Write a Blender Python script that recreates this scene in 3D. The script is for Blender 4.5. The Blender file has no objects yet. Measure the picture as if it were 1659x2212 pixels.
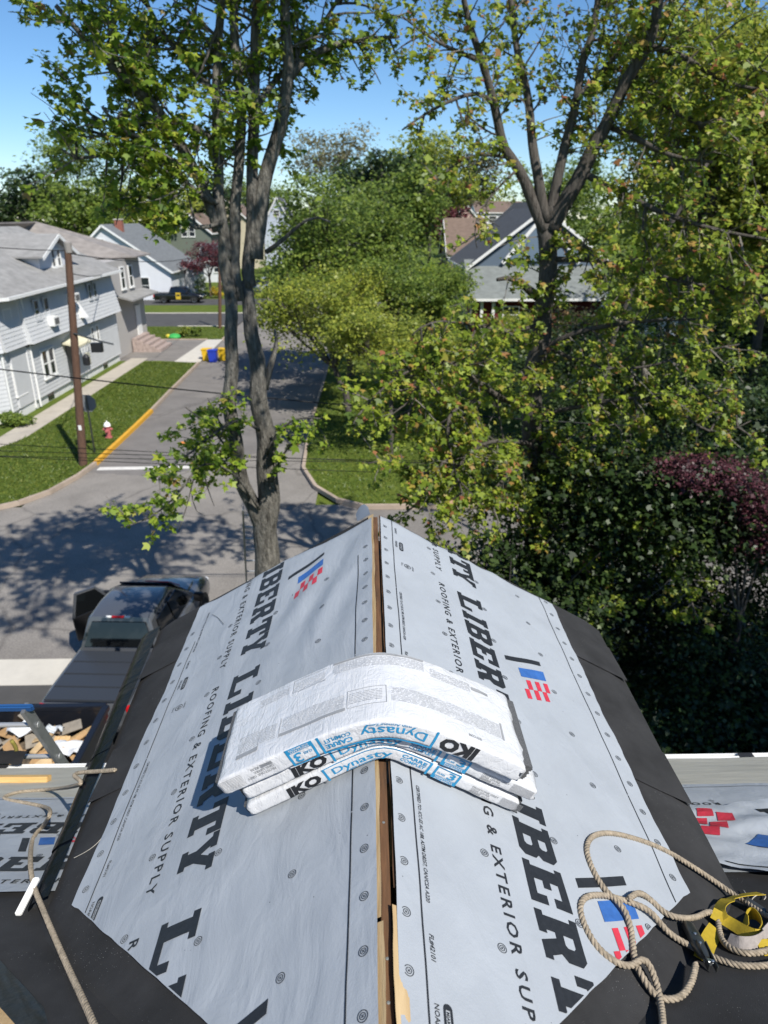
import bpy, bmesh, math, random
import numpy as np
from mathutils import Vector, Matrix, noise
random.seed(7); np.random.seed(7)
scene = bpy.context.scene
COL = scene.collection
R = math.radians

# ------------------------------------------------------------------ camera, sky, sun, exposure
PIX_F = 1534.0; PIX_CX = 829.5; PIX_CY = 1106.0          # layout units: the photograph 1659 px wide
PITCH = math.atan(638 / PIX_F); YAW = math.atan(36.5 * math.cos(PITCH) / PIX_F)
CAM = Vector((-0.035, 0.0, 9.56))
FWD = Vector((math.sin(YAW) * math.cos(PITCH), math.cos(YAW) * math.cos(PITCH), -math.sin(PITCH)))
RGT = Vector((math.cos(YAW), -math.sin(YAW), 0)); UPV = RGT.cross(FWD)
cd = bpy.data.cameras.new('camera'); cam = bpy.data.objects.new('camera', cd); COL.objects.link(cam)
cam.location = CAM
cam.rotation_euler = Matrix((RGT, UPV, -FWD)).transposed().to_euler()
cd.sensor_fit = 'VERTICAL'; cd.sensor_height = 24.0; cd.lens = 24.0 * PIX_F / 2212.0
cd.clip_start = 0.05; cd.clip_end = 2000
cd.dof.use_dof = True; cd.dof.focus_distance = 2.45; cd.dof.aperture_fstop = cd.lens / 7.0   # a 7 mm opening
scene.camera = cam

SUN_DIR = Vector((0.376, -0.541, 0.752)).normalized()      # towards the sun
world = bpy.data.worlds.new('World'); scene.world = world; world.use_nodes = True
wn = world.node_tree; wn.nodes.clear()
sky = wn.nodes.new('ShaderNodeTexSky'); sky.sky_type = 'NISHITA'; sky.sun_disc = False
sky.sun_elevation = math.asin(SUN_DIR.z); sky.sun_rotation = math.atan2(SUN_DIR.x, SUN_DIR.y)
sky.altitude = 0; sky.air_density = 0.9; sky.dust_density = 0.0; sky.ozone_density = 6.0
hs = wn.nodes.new('ShaderNodeHueSaturation'); hs.inputs['Saturation'].default_value = 1.1; hs.inputs['Hue'].default_value = 0.499      # clear deep blue over the whole sky
bg = wn.nodes.new('ShaderNodeBackground'); bg.inputs['Strength'].default_value = 0.108
wo = wn.nodes.new('ShaderNodeOutputWorld')
wn.links.new(sky.outputs[0], hs.inputs['Color']); wn.links.new(hs.outputs[0], bg.inputs[0]); wn.links.new(bg.outputs[0], wo.inputs[0])
sl = bpy.data.lights.new('sun', 'SUN'); sl.energy = 5.0; sl.angle = R(0.5); sl.color = (1.0, 0.955, 0.88)
so = bpy.data.objects.new('sun', sl); COL.objects.link(so)
so.rotation_euler = SUN_DIR.to_track_quat('Z', 'Y').to_euler(); so.location = (10, -18, 30)
vs = scene.view_settings; vs.view_transform = 'Standard'; vs.look = 'None'; vs.exposure = 0.33; vs.gamma = 1.0
vs.use_curve_mapping = False
scene.cycles.use_denoising = True; scene.cycles.max_bounces = 6; scene.cycles.transparent_max_bounces = 6
scene.cycles.diffuse_bounces = 3; scene.cycles.glossy_bounces = 2; scene.cycles.transmission_bounces = 3

# ------------------------------------------------------------------ layout helpers
def ray(px, py): return FWD + RGT * ((px - PIX_CX) / PIX_F) - UPV * ((py - PIX_CY) / PIX_F)
def hit(px, py, n, d):
    r = ray(px, py); n = Vector(n); return CAM + r * ((d - n.dot(CAM)) / n.dot(r))
def at(px, py, Y): return hit(px, py, (0, 1, 0), Y)
def on(px, py, z): return hit(px, py, (0, 0, 1), z)
def atx(px, py, X): return hit(px, py, (1, 0, 0), X)
RZ = 8.0; SA = R(29.5); M = math.tan(SA); CA = math.cos(SA); SN = math.sin(SA); MAIN_C = 8.294
def roofz(x, y):
    a = RZ - M * abs(x); b = MAIN_C - M * y
    return max(a, b) if abs(x) < 1.40 else b
def onroof(px, py):
    c = []
    for n, d in (((M, 0, 1), RZ), ((-M, 0, 1), RZ), ((0, M, 1), MAIN_C)):
        p = hit(px, py, n, d)
        if abs(p.z - roofz(p.x, p.y)) < 0.02: c.append(p)
    if not c: c = [hit(px, py, (0, M, 1), MAIN_C)]
    return min(c, key=lambda p: (p - CAM).length)

# ------------------------------------------------------------------ object helpers
WLOC = {}
def tag(o, label=None, cat=None, group=None, kind=None):
    if label: o['label'] = label
    if cat: o['category'] = cat
    if group: o['group'] = group
    if kind: o['kind'] = kind
    return o
def thing(name, label, cat, loc=(0, 0, 0), group=None):
    o = bpy.data.objects.new(name, None); COL.objects.link(o); o.location = loc
    o.empty_display_size = 0.2
    WLOC[o.name] = Vector(loc); return tag(o, label, cat, group)
def link(name, me, mats, parent=None, loc=None):
    o = bpy.data.objects.new(name, me); COL.objects.link(o)
    for m in (mats if isinstance(mats, (list, tuple)) else [mats]):
        if m is not None and len(me.materials) < (len(mats) if isinstance(mats, (list, tuple)) else 1): me.materials.append(m)
    if parent is not None: o.parent = parent
    base = WLOC.get(parent.name, Vector((0, 0, 0))) if parent is not None else Vector((0, 0, 0))
    w = Vector(loc) if loc is not None else base
    o.location = w - base; WLOC[o.name] = w
    return o
class MB:
    """collects faces; build() makes ONE mesh object"""
    def __init__(s): s.v = []; s.f = []; s.mi = []; s.cur = 0
    def add(s, vs_, fs):
        b = len(s.v); s.v += [tuple(q) for q in vs_]
        for f in fs: s.f.append(tuple(b + i for i in f)); s.mi.append(s.cur)
        return s
    def quad(s, a, b, c, d): return s.add((a, b, c, d), ((0, 1, 2, 3),))
    def box(s, lo, hi, rz=0.0, piv=None):
        x0, y0, z0 = lo; x1, y1, z1 = hi
        v = [(x, y, z) for z in (z0, z1) for x, y in ((x0, y0), (x1, y0), (x1, y1), (x0, y1))]
        if rz:
            c = Vector(piv) if piv else Vector(((x0 + x1) / 2, (y0 + y1) / 2, 0)); cs, sn = math.cos(rz), math.sin(rz)
            v = [(c.x + (x - c.x) * cs - (y - c.y) * sn, c.y + (x - c.x) * sn + (y - c.y) * cs, z) for x, y, z in v]
        return s.add(v, ((3, 2, 1, 0), (4, 5, 6, 7), (0, 1, 5, 4), (1, 2, 6, 5), (2, 3, 7, 6), (3, 0, 4, 7)))
    def beam(s, p, q, w, h, up=(0, 0, 1)):
        p, q = Vector(p), Vector(q); d = (q - p).normalized(); r = d.cross(Vector(up))
        if r.length < 1e-4: r = d.cross(Vector((1, 0, 0)))
        r.normalize(); u = r.cross(d); r *= w / 2; u *= h / 2
        v = [e + a * r + b * u for e in (p, q) for a, b in ((-1, -1), (1, -1), (1, 1), (-1, 1))]
        return s.add(v, ((0, 1, 2, 3), (7, 6, 5, 4), (0, 4, 5, 1), (1, 5, 6, 2), (2, 6, 7, 3), (3, 7, 4, 0)))
    def tube(s, path, rad, n=6, cap=True, squash=None):
        P = [Vector(p) for p in path]; k = len(P)
        rr = rad if isinstance(rad, (list, tuple)) else [rad] * k
        t = (P[1] - P[0]).normalized(); a = t.cross(Vector((0, 0, 1)))
        if a.length < 0.05: a = t.cross(Vector((1, 0, 0)))
        a.normalize(); v = []
        for i in range(k):
            t2 = (P[min(i + 1, k - 1)] - P[max(i - 1, 0)])
            if t2.length > 1e-9: t2.normalize(); a = (a - t2 * a.dot(t2)); a.normalize(); t = t2
            b = t.cross(a)
            for j in range(n):
                an = 2 * math.pi * j / n; v.append(P[i] + (a * math.cos(an) + b * math.sin(an)) * rr[i])
        f = [(i * n + j, i * n + (j + 1) % n, (i + 1) * n + (j + 1) % n, (i + 1) * n + j) for i in range(k - 1) for j in range(n)]
        if cap: f += [tuple(range(n))[::-1], tuple((k - 1) * n + j for j in range(n))]
        return s.add(v, f)
    def lathe(s, prof, c, n=16, axis='z'):
        c = Vector(c); v = []
        for r_, h in prof:
            for j in range(n):
                an = 2 * math.pi * j / n; x, y = r_ * math.cos(an), r_ * math.sin(an)
                o = (x, y, h) if axis == 'z' else ((h, x, y) if axis == 'x' else (y, h, x))
                v.append(c + Vector(o))
        k = len(prof)
        f = [(i * n + j, i * n + (j + 1) % n, (i + 1) * n + (j + 1) % n, (i + 1) * n + j) for i in range(k - 1) for j in range(n)]
        f += [tuple(range(n))[::-1], tuple((k - 1) * n + j for j in range(n))]
        return s.add(v, f)
    def grid(s, fn, nu, nv):
        v = [fn(i / nu, j / nv) for j in range(nv + 1) for i in range(nu + 1)]
        return s.add(v, [(j * (nu + 1) + i, j * (nu + 1) + i + 1, (j + 1) * (nu + 1) + i + 1, (j + 1) * (nu + 1) + i) for j in range(nv) for i in range(nu)])
    def slab(s, poly, off):
        """prism: polygon points plus an offset vector"""
        n = len(poly); off = Vector(off); a = [Vector(p) for p in poly]; b = [p + off for p in a]
        return s.add(a + b, [tuple(range(n))[::-1], tuple(range(n, 2 * n))] + [(i, (i + 1) % n, n + (i + 1) % n, n + i) for i in range(n)])
    def loft(s, rings):
        n = len(rings[0]); v = [p for r_ in rings for p in r_]; k = len(rings)
        f = [(i * n + j, i * n + (j + 1) % n, (i + 1) * n + (j + 1) % n, (i + 1) * n + j) for i in range(k - 1) for j in range(n)]
        f += [tuple(range(n))[::-1], tuple((k - 1) * n + j for j in range(n))]
        return s.add(v, f)
    def build(s, name, mats, parent=None, smooth=False, loc=None, fix=True, bevel=0):
        w = Vector(loc) if loc is not None else (WLOC.get(parent.name, Vector((0, 0, 0))) if parent is not None else Vector((0, 0, 0)))
        me = bpy.data.meshes.new(name); me.from_pydata([(x - w.x, y - w.y, z - w.z) for x, y, z in s.v], [], s.f)
        if any(s.mi): me.polygons.foreach_set('material_index', s.mi)
        if fix or bevel:
            bm = bmesh.new(); bm.from_mesh(me)
            if fix: bmesh.ops.recalc_face_normals(bm, faces=bm.faces)
            if bevel: bmesh.ops.bevel(bm, geom=list(bm.edges), offset=bevel, segments=2, affect='EDGES', clamp_overlap=True)
            bm.to_mesh(me); bm.free()
        if smooth:
            me.polygons.foreach_set('use_smooth', [True] * len(me.polygons))
            if smooth != 2:
                try: me.set_sharp_from_angle(angle=R(40))
                except Exception: pass
        return link(name, me, mats, parent, loc=w)
def np_mesh(name, V, F, mats, parent=None, smooth=False, loc=None):
    """V (n,3) array, F (m,k) array of equal-sized faces"""
    w = Vector(loc) if loc is not None else (WLOC.get(parent.name, Vector((0, 0, 0))) if parent is not None else Vector((0, 0, 0)))
    V = np.asarray(V, dtype=np.float32) - np.array(w, dtype=np.float32); F = np.asarray(F, dtype=np.int32)
    me = bpy.data.meshes.new(name); me.vertices.add(len(V)); me.vertices.foreach_set('co', V.ravel())
    me.loops.add(F.size); me.loops.foreach_set('vertex_index', F.ravel())
    me.polygons.add(len(F)); me.polygons.foreach_set('loop_start', np.arange(0, F.size, F.shape[1], dtype=np.int32))
    if smooth: me.polygons.foreach_set('use_smooth', np.ones(len(F), dtype=bool))
    me.update(calc_edges=True); me.validate()
    return link(name, me, mats, parent, loc=w)
def dup(o, parent=None, name=None):
    c = o.copy(); COL.objects.link(c); c.parent = parent
    if name: c.name = name
    WLOC[c.name] = WLOC.get(o.name, Vector((0, 0, 0)))
    return c

# ------------------------------------------------------------------ materials
MATS = {}
def mat(name, col, rough=0.7, var=0.0, scale=8.0, bump=0.0, bscale=None, metal=0.0, spec=0.4, col2=None, coord='Object', detail=5.0, stretch=(1, 1, 1), coat=0.0, bdist=0.01):
    if name in MATS: return MATS[name]
    m = bpy.data.materials.new(name); m.use_nodes = True; nt = m.node_tree; b = nt.nodes['Principled BSDF']
    b.inputs['Roughness'].default_value = rough; b.inputs['Metallic'].default_value = metal
    b.inputs['Specular IOR Level'].default_value = spec; b.inputs['Coat Weight'].default_value = coat
    b.inputs['Base Color'].default_value = (*col, 1)
    if var or bump or col2:
        tc = nt.nodes.new('ShaderNodeTexCoord'); mp = nt.nodes.new('ShaderNodeMapping')
        mp.inputs['Scale'].default_value = stretch; nt.links.new(tc.outputs[coord], mp.inputs[0])
    if var or col2:
        n1 = nt.nodes.new('ShaderNodeTexNoise'); n1.inputs['Scale'].default_value = scale; n1.inputs['Detail'].default_value = detail
        n1.inputs['Roughness'].default_value = 0.65
        nt.links.new(mp.outputs[0], n1.inputs['Vector'])
        rp = nt.nodes.new('ShaderNodeValToRGB'); e = rp.color_ramp.elements
        c2 = col2 if col2 else tuple(min(1, c * (1 + var)) for c in col); c1 = col if col2 else tuple(c * (1 - var) for c in col)
        e[0].position = 0.3; e[0].color = (*c1, 1); e[1].position = 0.7; e[1].color = (*c2, 1)
        nt.links.new(n1.outputs['Fac'], rp.inputs[0]); nt.links.new(rp.outputs[0], b.inputs['Base Color'])
    if bump:
        n2 = nt.nodes.new('ShaderNodeTexNoise'); n2.inputs['Scale'].default_value = bscale or scale * 3; n2.inputs['Detail'].default_value = 4
        nt.links.new(mp.outputs[0], n2.inputs['Vector'])
        bp = nt.nodes.new('ShaderNodeBump'); bp.inputs['Strength'].default_value = bump; bp.inputs['Distance'].default_value = bdist
        nt.links.new(n2.outputs['Fac'], bp.inputs['Height']); nt.links.new(bp.outputs[0], b.inputs['Normal'])
    MATS[name] = m; return m
def nodes(m): return m.node_tree.nodes, m.node_tree.links, m.node_tree.nodes['Principled BSDF']
def leaf_mat(name, cols, trans=0.35, rough=0.45):
    """each leaf takes its own colour from the ramp (random per island)"""
    m = bpy.data.materials.new(name); m.use_nodes = True; nt = m.node_tree; nt.nodes.clear()
    g = nt.nodes.new('ShaderNodeNewGeometry'); rp = nt.nodes.new('ShaderNodeValToRGB'); rp.color_ramp.interpolation = 'LINEAR'
    e = rp.color_ramp.elements
    while len(e) < len(cols): e.new(0.5)
    for k, (p, c) in enumerate(cols): e[k].position = p; e[k].color = (*c, 1)
    nt.links.new(g.outputs['Random Per Island'], rp.inputs[0])
    d = nt.nodes.new('ShaderNodeBsdfPrincipled'); d.inputs['Roughness'].default_value = rough; d.inputs['Specular IOR Level'].default_value = 0.35
    t = nt.nodes.new('ShaderNodeBsdfTranslucent'); mx = nt.nodes.new('ShaderNodeMixShader'); mx.inputs[0].default_value = trans
    hs = nt.nodes.new('ShaderNodeHueSaturation'); hs.inputs['Saturation'].default_value = 0.95; hs.inputs['Value'].default_value = 1.5; hs.inputs['Hue'].default_value = 0.485
    nt.links.new(rp.outputs[0], d.inputs['Base Color']); nt.links.new(rp.outputs[0], hs.inputs['Color']); nt.links.new(hs.outputs[0], t.inputs[0])
    nt.links.new(d.outputs[0], mx.inputs[1]); nt.links.new(t.outputs[0], mx.inputs[2])
    o = nt.nodes.new('ShaderNodeOutputMaterial'); nt.links.new(mx.outputs[0], o.inputs[0])
    return m
# ------------------------------------------------------------------ the house under the camera: roof, membranes, underlayment
def underlay_mat(name, col):
    m = mat(name, col, rough=0.62, var=0.06, scale=3.0, spec=0.25)
    N, L, b = nodes(m)
    tc = N.new('ShaderNodeTexCoord')
    w = N.new('ShaderNodeTexNoise'); w.inputs['Scale'].default_value = 9; w.inputs['Detail'].default_value = 6; w.inputs['Distortion'].default_value = 0.6
    mp = N.new('ShaderNodeMapping'); mp.inputs['Scale'].default_value = (1.0, 0.45, 1.0); mp.inputs['Rotation'].default_value = (0, 0, 0.5)
    L.new(tc.outputs['Object'], mp.inputs[0]); L.new(mp.outputs[0], w.inputs['Vector'])
    f = N.new('ShaderNodeTexNoise'); f.inputs['Scale'].default_value = 190; f.inputs['Detail'].default_value = 2; L.new(tc.outputs['Object'], f.inputs['Vector'])
    b1 = N.new('ShaderNodeBump'); b1.inputs['Strength'].default_value = 0.5; b1.inputs['Distance'].default_value = 0.016
    b2 = N.new('ShaderNodeBump'); b2.inputs['Strength'].default_value = 0.25; b2.inputs['Distance'].default_value = 0.002
    L.new(w.outputs['Fac'], b1.inputs['Height']); L.new(f.outputs['Fac'], b2.inputs['Height']); L.new(b1.outputs[0], b2.inputs['Normal']); L.new(b2.outputs[0], b.inputs['Normal'])
    # dirt specks and scuffs
    old = b.inputs['Base Color'].links[0].from_socket
    v = N.new('ShaderNodeTexVoronoi'); v.inputs['Scale'].default_value = 26; L.new(tc.outputs['Object'], v.inputs['Vector'])
    rp = N.new('ShaderNodeValToRGB'); rp.color_ramp.elements[0].position = 0.035; rp.color_ramp.elements[0].color = (1, 1, 1, 1); rp.color_ramp.elements[1].position = 0.06; rp.color_ramp.elements[1].color = (0, 0, 0, 1)
    gate = N.new('ShaderNodeTexNoise'); gate.inputs['Scale'].default_value = 3.1; L.new(tc.outputs['Object'], gate.inputs['Vector'])
    gr = N.new('ShaderNodeValToRGB'); gr.color_ramp.elements[0].position = 0.52; gr.color_ramp.elements[1].position = 0.62; L.new(gate.outputs['Fac'], gr.inputs[0])
    mu = N.new('ShaderNodeMath'); mu.operation = 'MULTIPLY'; L.new(v.outputs['Distance'], rp.inputs[0]); L.new(rp.outputs[0], mu.inputs[0]); L.new(gr.outputs[0], mu.inputs[1])
    mx = N.new('ShaderNodeMix'); mx.data_type = 'RGBA'; L.new(mu.outputs[0], mx.inputs['Factor']); L.new(old, mx.inputs['A']); mx.inputs['B'].default_value = (0.07, 0.075, 0.08, 1)
    L.new(mx.outputs['Result'], b.inputs['Base Color'])
    return m
M_UND = underlay_mat('underlayment_fabric', (0.345, 0.373, 0.405))
M_UND2 = underlay_mat('underlayment_fabric_bright', (0.47, 0.50, 0.53))
M_INK = mat('black_ink', (0.018, 0.02, 0.024), rough=0.55, var=0.25, scale=60, bump=0.3, bscale=9, bdist=0.016)
M_BLUE = mat('blue_ink', (0.035, 0.12, 0.36), rough=0.55, var=0.15, scale=30)
M_RED = mat('red_ink', (0.52, 0.035, 0.06), rough=0.55, var=0.15, scale=30)
M_MEMB = mat('granular_membrane', (0.03, 0.030, 0.031), rough=0.92, var=0.38, scale=3.2, detail=9, bump=0.5, bscale=420, bdist=0.003, spec=0.25)
N, L, b = nodes(M_MEMB)
tc = N.new('ShaderNodeTexCoord'); vo = N.new('ShaderNodeTexVoronoi'); vo.inputs['Scale'].default_value = 150; L.new(tc.outputs['Object'], vo.inputs['Vector'])
rp = N.new('ShaderNodeValToRGB'); rp.color_ramp.elements[0].position = 0.05; rp.color_ramp.elements[0].color = (1, 1, 1, 1); rp.color_ramp.elements[1].position = 0.13; rp.color_ramp.elements[1].color = (0, 0, 0, 1)
L.new(vo.outputs['Distance'], rp.inputs[0])
ga = N.new('ShaderNodeTexNoise'); ga.inputs['Scale'].default_value = 5; ga.inputs['Detail'].default_value = 6; L.new(tc.outputs['Object'], ga.inputs['Vector'])
gr = N.new('ShaderNodeValToRGB'); gr.color_ramp.elements[0].position = 0.48; gr.color_ramp.elements[1].position = 0.68; L.new(ga.outputs['Fac'], gr.inputs[0])
vo2 = N.new('ShaderNodeTexVoronoi'); vo2.inputs['Scale'].default_value = 150; vo2.feature = 'F1'; L.new(tc.outputs['Object'], vo2.inputs['Vector'])
sep = N.new('ShaderNodeSeparateColor'); L.new(vo2.outputs['Color'], sep.inputs[0])
cmp_ = N.new('ShaderNodeMath'); cmp_.operation = 'GREATER_THAN'; cmp_.inputs[1].default_value = 0.62; L.new(sep.outputs[0], cmp_.inputs[0])
m1 = N.new('ShaderNodeMath'); m1.operation = 'MULTIPLY'; L.new(rp.outputs[0], m1.inputs[0]); L.new(gr.outputs[0], m1.inputs[1])
m2 = N.new('ShaderNodeMath'); m2.operation = 'MULTIPLY'; L.new(m1.outputs[0], m2.inputs[0]); L.new(cmp_.outputs[0], m2.inputs[1])
old = b.inputs['Base Color'].links[0].from_socket
mx = N.new('ShaderNodeMix'); mx.data_type = 'RGBA'; L.new(m2.outputs[0], mx.inputs['Factor']); L.new(old, mx.inputs['A']); mx.inputs['B'].default_value = (0.75, 0.74, 0.72, 1)
L.new(mx.outputs['Result'], b.inputs['Base Color'])
M_GLOSSB = mat('glossy_black_flashing', (0.004, 0.006, 0.010), rough=0.2, spec=0.18, bump=0.5, bscale=14, bdist=0.01)
nodes(M_GLOSSB)[2].inputs['IOR'].default_value = 1.16
M_TAN = mat('tan_eave_membrane', (0.40, 0.385, 0.33), rough=0.75, var=0.12, scale=5, bump=0.4, bscale=8, stretch=(0.35, 1.6, 1), bdist=0.02)
M_WHITE = mat('white_aluminium', (0.78, 0.78, 0.76), rough=0.4, var=0.04, scale=9)
def wood_mat(name, c1, c2, stretch=(14, 1.2, 14), scale=3.0):
    return mat(name, c1, rough=0.75, col2=c2, scale=scale, stretch=stretch, bump=0.4, bscale=12, bdist=0.004)
M_PINE = wood_mat('fresh_pine', (0.42, 0.26, 0.11), (0.62, 0.43, 0.22))
M_OLDW = wood_mat('aged_brown_board', (0.05, 0.028, 0.016), (0.17, 0.085, 0.04))
M_PLY = wood_mat('plywood_edge', (0.40, 0.27, 0.13), (0.55, 0.41, 0.23))

house = thing('house', 'house being re-roofed, its gable roof under pale grey printed underlayment', 'house', (0, -2, 0))

def text2d(body, bold=0.0, shear=0.0, spacing=1.0):
    """glyph outlines as flat faces, scaled so that capitals are 1 high and the left edge is 0"""
    cu = bpy.data.curves.new('t', 'FONT'); cu.body = body; cu.size = 1; cu.resolution_u = 2; cu.offset = bold; cu.shear = shear; cu.space_character = spacing
    ob = bpy.data.objects.new('t', cu); COL.objects.link(ob)
    bpy.context.view_layer.update()
    me = bpy.data.meshes.new_from_object(ob.evaluated_get(bpy.context.evaluated_depsgraph_get()))
    v = [(p.co.x, p.co.y) for p in me.vertices]; f = [tuple(p.vertices) for p in me.polygons]
    bpy.data.objects.remove(ob); bpy.data.curves.remove(cu); bpy.data.meshes.remove(me)
    return v, f
_cap = text2d('H'); CAPH = max(y for x, y in _cap[0])
GLY = {
 'L': (1.17, [[(0,0),(1.15,0),(1.15,.48),(.93,.48),(.93,.2),(.46,.2),(.46,.82),(.62,.82),(.62,1),(0,1),(0,.82),(.13,.82),(.13,.18),(0,.18)]]),
 'I': (.52, [[(0,0),(.5,0),(.5,.18),(.42,.18),(.42,.82),(.5,.82),(.5,1),(0,1),(0,.82),(.09,.82),(.09,.18),(0,.18)]]),
 'B': (1.02, [[(0,0),(.86,0),(1,.13),(1,.41),(.9,.5),(1,.6),(1,.87),(.86,1),(0,1),(0,.82),(.1,.82),(.1,.18),(0,.18)], [(.42,.19),(.42,.41),(.64,.41),(.69,.36),(.69,.24),(.64,.19)], [(.42,.6),(.42,.81),(.64,.81),(.69,.76),(.69,.65),(.64,.6)]]),
 'E': (1.02, [[(0,0),(1,0),(1,.42),(.78,.42),(.78,.2),(.42,.2),(.42,.41),(.6,.41),(.6,.59),(.42,.59),(.42,.8),(.78,.8),(.78,.6),(1,.6),(1,1),(0,1),(0,.82),(.1,.82),(.1,.18),(0,.18)]]),
 'R': (1.04, [[(0,0),(.5,0),(.5,.18),(.42,.18),(.42,.38),(.54,.38),(.68,0),(1.04,0),(1.04,.18),(.95,.18),(.85,.42),(.98,.54),(.98,.87),(.84,1),(0,1),(0,.82),(.1,.82),(.1,.18),(0,.18)], [(.42,.57),(.42,.81),(.62,.81),(.67,.76),(.67,.62),(.62,.57)]]),
 'T': (1.0, [[(.2,0),(.8,0),(.8,.18),(.67,.18),(.67,.8),(.8,.8),(.8,.58),(1,.58),(1,1),(0,1),(0,.58),(.2,.58),(.2,.8),(.33,.8),(.33,.18),(.2,.18)]]),
 'Y': (1.04, [[(.24,0),(.78,0),(.78,.18),(.68,.18),(.68,.42),(.9,.82),(1.02,.82),(1.02,1),(.6,1),(.6,.82),(.64,.82),(.51,.58),(.38,.82),(.44,.82),(.44,1),(0,1),(0,.82),(.11,.82),(.34,.42),(.34,.18),(.24,.18)]]),
}
def poly2d(polys):
    """fill outlines with holes"""
    cu = bpy.data.curves.new('p', 'CURVE'); cu.dimensions = '2D'; cu.fill_mode = 'BOTH'
    for pl in polys:
        sp = cu.splines.new('POLY'); sp.points.add(len(pl) - 1); sp.use_cyclic_u = True
        for i, (x, y) in enumerate(pl): sp.points[i].co = (x, y, 0, 1)
    ob = bpy.data.objects.new('p', cu); COL.objects.link(ob); bpy.context.view_layer.update()
    me = bpy.data.meshes.new_from_object(ob.evaluated_get(bpy.context.evaluated_depsgraph_get()))
    v = [(p.co.x, p.co.y) for p in me.vertices]; f = [tuple(p.vertices) for p in me.polygons]
    bpy.data.objects.remove(ob); bpy.data.curves.remove(cu); bpy.data.meshes.remove(me)
    return v, f
class Ink:
    """flat faces in roll coordinates (u along the writing, v across the roll)"""
    def __init__(s): s.v = []; s.f = []
    def add(s, vf, u=0, v=0, sx=1.0, sy=1.0):
        b = len(s.v); s.v += [(u + x * sx, v + y * sy) for x, y in vf[0]]; s.f += [tuple(b + i for i in f) for f in vf[1]]
    def poly(s, pts): s.add((pts, [tuple(range(len(pts)))]))
    def rect(s, u0, v0, u1, v1): s.poly([(u0, v0), (u1, v0), (u1, v1), (u0, v1)])
    def text(s, body, u, v, h, length=None, **k):
        t = text2d(body, **k); w = max(x for x, y in t[0]); sx = h / CAPH if length is None else length / w
        s.add(t, u, v, sx, h / CAPH)
        return w * sx
    def ring(s, u, v, r, w, n=14, asp=1.0):
        o = [(u + r * math.cos(2 * math.pi * i / n) * asp, v + r * math.sin(2 * math.pi * i / n)) for i in range(n)]
        q = [(u + (r - w) * math.cos(2 * math.pi * i / n) * asp, v + (r - w) * math.sin(2 * math.pi * i / n)) for i in range(n)]
        s.add((o + q, [(i, (i + 1) % n, n + (i + 1) % n, n + i) for i in range(n)]))
    def bmesh(s, cuts_u=(), cuts_v=(), clips=()):
        bm = bmesh.new(); vv = [bm.verts.new((x, y, 0)) for x, y in s.v]
        for f in s.f:
            try: bm.faces.new([vv[i] for i in f])
            except ValueError: pass
        for co, no in clips:      # keep the side the normal points away from
            bmesh.ops.bisect_plane(bm, geom=bm.verts[:] + bm.edges[:] + bm.faces[:], plane_co=co, plane_no=no, clear_outer=True)
        for c in cuts_u: bmesh.ops.bisect_plane(bm, geom=bm.verts[:] + bm.edges[:] + bm.faces[:], plane_co=(c, 0, 0), plane_no=(1, 0, 0))
        for c in cuts_v: bmesh.ops.bisect_plane(bm, geom=bm.verts[:] + bm.edges[:] + bm.faces[:], plane_co=(0, c, 0), plane_no=(0, 1, 0))
        return bm
    def lay(s, name, material, parent, fn, cuts_u=(), cuts_v=(), clips=()):
        bm = s.bmesh(cuts_u, cuts_v, clips)
        w = WLOC.get(parent.name, Vector((0, 0, 0)))
        for q in bm.verts: q.co = Vector(fn(q.co.x, q.co.y)) - w
        me = bpy.data.meshes.new(name); bm.to_mesh(me); bm.free()
        return link(name, me, material, parent)
WORD = [('L', 0.0), ('I', .195), ('B', .285), ('E', .448), ('R', .615), ('T', .785), ('Y', .93)]
PER = 1.215
def cap_mark(ink, u, v, r=0.0135):
    ink.ring(u, v, r, .0019, 16); ink.ring(u, v, r * .60, .0017, 12)
    for a in (.78, -.78):
        c, sn = math.cos(a), math.sin(a); w = .0008; l = r * .3
        ink.poly([(u + c * l - sn * w, v + sn * l + c * w), (u - c * l - sn * w, v - sn * l + c * w), (u - c * l + sn * w, v - sn * l - c * w), (u + c * l + sn * w, v + sn * l - c * w)])
_g = {k: poly2d(p[1]) for k, p in GLY.items()}
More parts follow.
